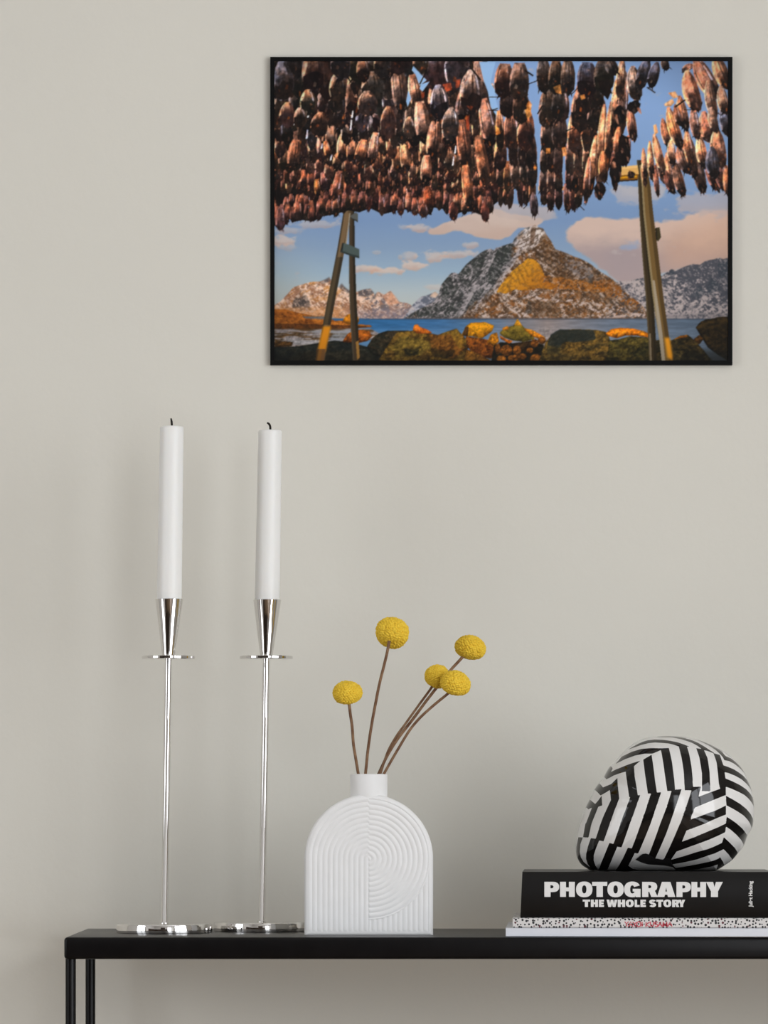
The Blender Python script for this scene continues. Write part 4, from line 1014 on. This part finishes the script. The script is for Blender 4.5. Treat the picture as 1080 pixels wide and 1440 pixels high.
o = glyph_mesh(items, 'title_lettering', M['letter_red'], db, BY-0.0001, 0.0003); tag(o, 'red hand drawn title lettering on the spine')

turn(wb, 711.2, -2.5); turn(db, 721, -2.4); turn(pb, 731.6, -2.6)

# ---------------------------------------------------------------- helmet
HY = 0.092
hk = S*K(HY)
HCX, HCY = 935.0, 1136.0
_T = {'a': (800,1030), 'b': (860,1030), 'c': (930,1030), 'd': (990,1030), 'e': (800,1090), 'f': (860,1090), 'g': (930,1090), 'h': (990,1090), 'i': (800,1160), 'j': (860,1160), 'k': (930,1160), 'l': (990,1160)}
def tr(s):
    """'a 10,20 30,40 b 5,6' -> pixel points of the helmet's side view."""
    out = []; t = None
    for w_ in s.split():
        if w_ in _T: t = _T[w_]
        else:
            x, y = w_.split(','); out.append((t[0]+float(x)*70/1080, t[1]+float(y)*70/1080))
    return out
BLACK = [tr(s) for s in (
 'b 330,412 450,340 560,280 650,240 750,212 900,195 c 0,203 150,225 300,258 420,300 550,355 490,355 520,500 555,800 570,1080 g 565,180 575,295 745,290 690,500 605,740 515,990 k 430,150 345,385 240,600 140,775 180,880 270,960 300,1005 200,940 0,905 j 900,890 740,880 600,840 460,775 600,650 670,640 735,660 880,745 1050,775 1075,740 k 10,700 290,0 g 300,1070 540,370 395,368 385,200 c 385,1080 380,900 350,600 310,350 200,310 100,285 b 1080,275 900,262 760,275 600,315 450,370',
 'c 690,386 810,402 860,432 920,600 945,900 945,1080 g 950,390 762,385 775,0 c 770,900 740,600',
 'g 690,505 h 0,420 240,335 330,482 h 0,610 g 605,740',
 'd 140,490 190,700 210,1080 h 215,222 240,335 330,482 368,472 370,300 375,290 375,115 370,110 d 355,905 340,755 320,680 285,530',
 'b 930,138 c 0,118 200,112 400,136 500,166 640,213 760,270 880,345 1000,430 1080,480 d 150,495 135,492 0,442 c 860,432 810,402 720,330 600,260 400,190 200,146 0,143',
 'c 700,172 d 0,250 120,310 290,395 345,440 400,530 430,555 560,605 680,700 780,800 880,930 930,1010 890,950 820,890 720,800 600,715 480,660 375,645 350,580 290,505 200,415 100,345 0,290 c 800,222',
 'd 340,755 450,790 580,840 700,910 h 800,50 900,140 960,230 1015,350 1060,450 1010,375 950,300 870,220 750,130 600,55 440,-5 d 355,905',
 'h 370,113 520,170 700,250 850,340 950,430 1020,520 1062,610 1090,760 1065,760 1040,700 980,620 900,540 800,465 650,395 500,335 370,290',
 'h 368,483 520,560 700,660 850,770 950,870 1030,980 1060,1080 l 1100,100 1040,250 940,320 900,280 1005,115 945,0 h 880,1000 780,910 650,830 500,750 374,688',
 'h 386,935 500,1000 l 620,0 760,110 880,230 920,272 990,300 940,480 850,490 740,350 620,240 480,130 374,65 368,0',
 'l 330,288 450,390 600,520 725,660 790,740 640,850 600,800 540,740 450,650 340,550 150,640 0,685 k 700,770 450,830 180,880 145,775 400,700 700,600 926,540 l 150,480 295,410',
 'l 265,710 350,810 430,920 460,1000 240,1040 240,970 245,882 100,930 0,950 k 750,990 520,1012 300,1008 270,960 500,920 700,880 926,830 l 150,790 262,742',
 'g 520,990 700,930 926,845 h 100,815 340,704 370,690 370,885 200,950 0,1035 k 830,0 430,150 345,385',
 'k 345,385 600,290 926,155 l 200,75 375,-5 375,65 360,185 200,260 0,345 k 600,465 240,600',
 'g -5,395 110,385 325,345 75,1080 k 10,195 j 880,745 735,660 950,0 f 1080,735 g 110,385',
 'b 60,722 200,560 400,460 600,400 800,385 1000,390 c 95,385 140,700 165,1000 175,1080 g 185,355 325,345 110,385 20,387 f 1080,250 1050,0 b 1030,700 1000,430 820,507 650,507 450,547 250,622',
 'b 615,635 795,530 820,800 845,1080 f 850,200 880,415 970,410 745,1080 j 505,642 420,600 360,530 540,0 f 755,437 690,440 665,250 635,0',
 'a 860,800 905,760 922,825 880,895 1000,832 b 100,825 250,760 400,705 560,656 420,775 425,1000 f 450,250 480,475 530,470 310,1080 j 140,510 j 50,495 i 895,432 1040,0 f 110,1080 320,515 300,515 270,250 245,0 b 250,890 100,935 a 926,975 860,1015 785,1055 740,950',
 'e 640,195 705,302 870,230 1000,100 1000,250 1020,545 900,850 820,1080 i 690,382 600,362 530,325 540,290 630,0 e 700,900 850,575 835,360 760,410 650,475 640,470 550,350',
 'e 430,545 535,660 600,580 668,480 673,690 592,720 450,1080 i 383,303 275,297 330,0 e 340,1080 468,737 400,775 360,730',
 'i 190,297 272,300 225,450 215,620 240,730 300,830 440,950 520,1010 440,1040 300,930 200,830 155,690 155,500',
 'i 430,312 530,325 600,362 540,520 495,680 500,800 540,900 610,1000 480,1000 380,870 340,760 340,650 370,500',
 'i 810,412 895,432 1060,505 978,490 900,700 830,930 812,1010 620,1010 660,830 740,600',
 'j 275,513 360,530 420,600 508,643 430,630 320,910 430,980 560,1003 560,1040 60,1040 80,985 180,760',
)]
SIL = [(810.4,1180.7),(809.6,1190),(809.7,1198.9),(811.7,1208.6),(817.5,1217.7),(825.9,1223.6),(832,1226),(860,1226.5),(900,1226.5),(950,1226.5),(1000,1226.5),(1008,1225.5),(1017.9,1219.6),(1028.9,1211.9),(1037,1202.8),(1045.4,1191.8),(1050.5,1177.8),(1056.8,1166.8),(1058.8,1158.7),(1060,1141.9),(1059.2,1128.9),(1056.3,1112.7),(1051.8,1101.3),(1046.4,1088.3),(1035.4,1073.4),(1022.4,1062.2),(1008.1,1053.6),(990,1045.3),(975.4,1041),(959.2,1038.2),(943,1037),(930,1037.2),(911.9,1039),(896.3,1044.3),(881.4,1055),(868.4,1068.5),(863.5,1074.5),(857,1081),(851.5,1090),(848.5,1096),(842.1,1103.5),(834.5,1114.6),(828.8,1127),(823.4,1138),(820.6,1145),(816.5,1158),(813.5,1167)]
def helmet():
    sil = np.array(SIL); ang = np.arctan2(-(sil[:,1]-HCY), sil[:,0]-HCX); rad = np.hypot(sil[:,0]-HCX, sil[:,1]-HCY)
    # radius for every direction, from the closed outline (ray against segments through interpolation of points along the outline)
    dense = []
    n = len(sil)
    for i in range(n):
        p0, p1, p2, p3 = sil[i-1], sil[i], sil[(i+1) % n], sil[(i+2) % n]
        for k in range(24):
            t = k/24
            if np.hypot(*(p2-p1)) > 24: dense.append(p1+(p2-p1)*t)
            else: dense.append(0.5*((2*p1)+(p2-p0)*t+(2*p0-5*p1+4*p2-p3)*t*t+(3*p1-p0-3*p2+p3)*t**3))
    dense = np.array(dense)
    a = np.arctan2(-(dense[:,1]-HCY), dense[:,0]-HCX); r = np.hypot(dense[:,0]-HCX, dense[:,1]-HCY)
    o = np.argsort(a); a, r = a[o], r[o]
    a = np.concatenate([a-2*np.pi, a, a+2*np.pi]); r = np.concatenate([r, r, r])
    NP_, NT = 900, 320
    phi = np.linspace(-np.pi, np.pi, NP_, endpoint=False)
    R = np.interp(phi, a, r)
    th = np.linspace(0, np.pi, NT+1)[1:-1]
    HD = 0.076
    rr = np.sin(th)**0.9
    yy = -HD*np.sign(np.cos(th))*np.abs(np.cos(th))**0.95
    Xp = HCX + rr[:,None]*R[None]*np.cos(phi)[None]; Yp = HCY - rr[:,None]*R[None]*np.sin(phi)[None]
    Yd = np.repeat(yy[:,None], NP_, 1)
    # stripe mask in the side view
    ss = 8; X0, Y0 = 795, 1025
    h, w_ = 210*ss, 280*ss
    mk = np.zeros((h, w_), bool)
    for p in BLACK:
        one = poly_mask(h, w_, [((x-X0)*ss, (y-Y0)*ss) for x, y in p]); mk |= one
    mk = blur(mk.astype(np.float32), 5)
    def sample(x, y):
        fx = np.clip((x-X0)*ss-0.5, 0, w_-1.001); fy = np.clip((y-Y0)*ss-0.5, 0, h-1.001)
        ix, iy = fx.astype(int), fy.astype(int); dx, dy = fx-ix, fy-iy
        return (mk[iy,ix]*(1-dx)+mk[iy,ix+1]*dx)*(1-dy)+(mk[iy+1,ix]*(1-dx)+mk[iy+1,ix+1]*dx)*dy
    mv = sample(Xp, Yp)
    V = np.stack([(Xp-HCX)*hk, Yd, (HCY-Yp)*hk], -1).reshape(-1, 3)
    nt = len(th)
    i = np.arange(nt-1)[:,None]*NP_ + np.arange(NP_)[None]; j = np.arange(nt-1)[:,None]*NP_ + (np.arange(NP_)[None]+1) % NP_
    F = np.stack([i, j, j+NP_, i+NP_], -1).reshape(-1, 4)
    # close the two poles with tiny quads fans (collapsed ring)
    c0 = len(V); V = np.concatenate([V, [[0,-HD,0],[0,HD,0]]])
    q = np.arange(0, NP_, 2)
    F0 = np.stack([np.full(len(q), c0), (q+2) % NP_, (q+1) % NP_, q], -1)
    b0 = (nt-1)*NP_
    F1 = np.stack([np.full(len(q), c0+1), b0+q, b0+(q+1) % NP_, b0+(q+2) % NP_], -1)
    F = np.concatenate([F, F0, F1])
    mvv = np.concatenate([mv.ravel(), [sample(np.array(HCX), np.array(HCY))]*2])
    return V, F, mvv, (Xp, Yp, Yd, phi, th)
hv, hf, hm, hgrid = helmet()
hroot = empty('helmet', P(HCX, HCY, HY) + Vector((0, 0, pz1-(P(0, 1226.4, HY).z))))
tag(hroot, 'glossy helmet with black and white zigzag stripes resting on the stack of books', 'helmet')
me = np_mesh('shell', hv, hf)
at = me.attributes.new('stripe', 'FLOAT', 'POINT'); at.data.foreach_set('value', hm.astype(np.float32))
m = mat('striped_gloss_shell', rough=0.07, spec=0.32, coat=0.0)
a_ = nd(m, 'ShaderNodeAttribute'); a_.attribute_name = 'stripe'
mr_ = nd(m, 'ShaderNodeMapRange'); mr_.inputs['From Min'].default_value = 0.42; mr_.inputs['From Max'].default_value = 0.58
mx_ = nd(m, 'ShaderNodeMix'); mx_.data_type = 'RGBA'
mx_.inputs['A'].default_value = (0.70, 0.685, 0.66, 1); mx_.inputs['B'].default_value = (0.0075, 0.0065, 0.006, 1)
lk(m, a_.outputs['Fac'], mr_.inputs['Value']); lk(m, mr_.outputs['Result'], mx_.inputs['Factor']); lk(m, mx_.outputs['Result'], bs(m).inputs['Base Color'])
M['shell'] = m
link('shell', me, m, hroot)
M['helmet_trim'] = mat('black_rubber_trim', (0.012,0.011,0.011,1), 0.45)
M['helmet_liner'] = mat('white_liner', (0.66,0.65,0.63,1), 0.4)
def patch(name, pts, m, lift, thick):
    """raised piece that follows the shell within an outline given in the side view."""
    Xp, Yp, Yd, phi, th = hgrid
    nt = len(th)//2+1
    ss = 8; X0, Y0 = 795, 1025
    mk = poly_mask(210*ss, 280*ss, [((x-X0)*ss, (y-Y0)*ss) for x, y in pts])
    # own fine grid over the patch, projected on the shell by interpolation of the shell's depth
    p = np.array(pts); x0, y0 = p.min(0); x1, y1 = p.max(0)
    bm = bmesh.new()
    cu = [bm.verts.new(((x-HCX)*hk, 0, (HCY-y)*hk)) for x, y in pts]
    f = bm.faces.new(cu)
    bmesh.ops.triangulate(bm, faces=[f])
    bmesh.ops.subdivide_edges(bm, edges=bm.edges[:], cuts=3, use_grid_fill=True)
    # depth from the shell's own formula
    a = phi; Rr = np.hypot(Xp[0]-HCX, Yp[0]-HCY)/(math.sin(th[0])**0.9)
    for v in bm.verts:
        dx, dz = v.co.x/hk, v.co.z/hk
        an = math.atan2(dz, dx); R = np.interp(an, phi, Rr, period=2*math.pi)
        q = min(math.hypot(dx, dz)/R, 0.992)
        s_ = q**(1/0.9); c_ = math.sqrt(1-s_*s_)
        v.co.y = -0.076*c_**0.95 - lift
        if q >= 0.992:
            sc_ = 0.992*R/math.hypot(dx, dz); v.co.x *= sc_; v.co.z *= sc_
    r_ = bmesh.ops.extrude_face_region(bm, geom=bm.faces[:])
    for v in [g for g in r_['geom'] if isinstance(g, bmesh.types.BMVert)]: v.co.y -= thick
    return bm_obj(name, bm, m, hroot)
o = patch('ear_pad', tr('j 460,775 600,650 670,640 740,662 880,745 1050,775 k 60,735 140,775 180,880 230,950 200,935 0,900 j 900,885 740,875 600,835'), M['helmet_trim'], 0.0003, 0.0009); tag(o, 'dark ear pad edge')
o = patch('liner_band', tr('j 330,910 430,975 560,1000 750,1003 900,1005 k 60,1012 260,1012 200,945 0,908 j 900,892 740,882 600,842 460,782'), M['helmet_liner'], 0.0003, 0.0012); tag(o, 'white liner band at the lower edge')


# ---------------------------------------------------------------- framed print
fk = S*K(WALL_Y)
FD = 0.007
fx0, fx1 = PX(380, WALL_Y-FD), PX(1030, WALL_Y-FD); fz0, fz1 = PZ(513, WALL_Y-FD), PZ(80, WALL_Y-FD)
fr = empty('framed_print', ((fx0+fx1)/2, WALL_Y, fz0))
tag(fr, 'landscape photo print of drying fish and a snowy mountain in a thin black frame', 'picture')
bw = 6.0*S*K(WALL_Y)
bm = bmesh.new()
yo0, yo1 = WALL_Y-FD, WALL_Y-0.0002
outer = [(fx0, fz0), (fx1, fz0), (fx1, fz1), (fx0, fz1)]; innr = [(fx0+bw, fz0+bw), (fx1-bw, fz0+bw), (fx1-bw, fz1-bw), (fx0+bw, fz1-bw)]
vo = [[bm.verts.new((x, y, z)) for x, z in loop] for y in (yo0, yo1) for loop in (outer, innr)]
for i in range(4):
    j = (i+1) % 4
    bm.faces.new((vo[0][i], vo[0][j], vo[1][j], vo[1][i]))
    bm.faces.new((vo[2][i], vo[3][i], vo[3][j], vo[2][j]))
    bm.faces.new((vo[0][i], vo[2][i], vo[2][j], vo[0][j]))
    bm.faces.new((vo[1][i], vo[1][j], vo[3][j], vo[3][i]))
bm_obj('frame', under(fr, bm), M['black_frame'], fr)
def print_part():
    img = paint_print()                       # (h, w, 3) in 0..255, row 0 at the top
    h, w_ = img.shape[:2]
    y = WALL_Y-FD+0.001
    xs = np.linspace(fx0+bw, fx1-bw, w_); zs = np.linspace(fz1-bw, fz0+bw, h)
    X, Z = np.meshgrid(xs, zs)
    V = np.stack([X, np.full_like(X, y), Z], -1).reshape(-1, 3) - np.array(fr.location)
    nu, nv = w_, h
    i = np.arange(nv-1)[:, None]*nu + np.arange(nu-1)[None, :]
    F = np.stack([i+nu, i+nu+1, i+1, i], -1).reshape(-1, 4)
    me = np_mesh('print', V, F)
    c = np.clip(img/255.0, 0, 1)
    c = np.where(c <= 0.04045, c/12.92, ((c+0.055)/1.055)**2.4)
    col = np.ones((h*w_, 4), np.float32); col[:, :3] = c.reshape(-1, 3)
    at = me.color_attributes.new('ink', 'FLOAT_COLOR', 'POINT'); at.data.foreach_set('color', col.ravel())
    m = mat('printed_paper', rough=0.6, spec=0.12)
    a = nd(m, 'ShaderNodeAttribute'); a.attribute_name = 'ink'
    g = nd(m, 'ShaderNodeVectorMath'); g.operation = 'SCALE'; g.inputs['Scale'].default_value = PRINT_GAIN
    lk(m, a.outputs['Color'], g.inputs[0]); lk(m, g.outputs[0], bs(m).inputs['Base Color'])
    link('print', me, m, fr, smooth=False)
PRINT_GAIN = 1.08
print_part()
bm = bmesh.new(); add_box(bm, (fx0+bw*0.9, WALL_Y-0.005, fz0+bw*0.9), (fx1-bw*0.9, WALL_Y-0.0005, fz1-bw*0.9))
bm_obj('backing', under(fr, bm), M['black_frame'], fr)

# ---------------------------------------------------------------- camera and view
cam = bpy.data.cameras.new('camera'); co = bpy.data.objects.new('camera', cam); C.objects.link(co)
co.location = (0, -D, ZC); co.rotation_euler = (math.radians(90), 0, 0)
cam.sensor_fit = 'HORIZONTAL'; cam.sensor_width = 36; cam.lens = FPX/1080*36
cam.shift_x = 0; cam.shift_y = (HOR-720)/1080
cam.clip_start = 0.05; cam.clip_end = 50
scene.camera = co
vs = scene.view_settings; vs.view_transform = 'Standard'; vs.look = 'None'; vs.gamma = 1; vs.use_curve_mapping = False
vs.exposure = 0.0
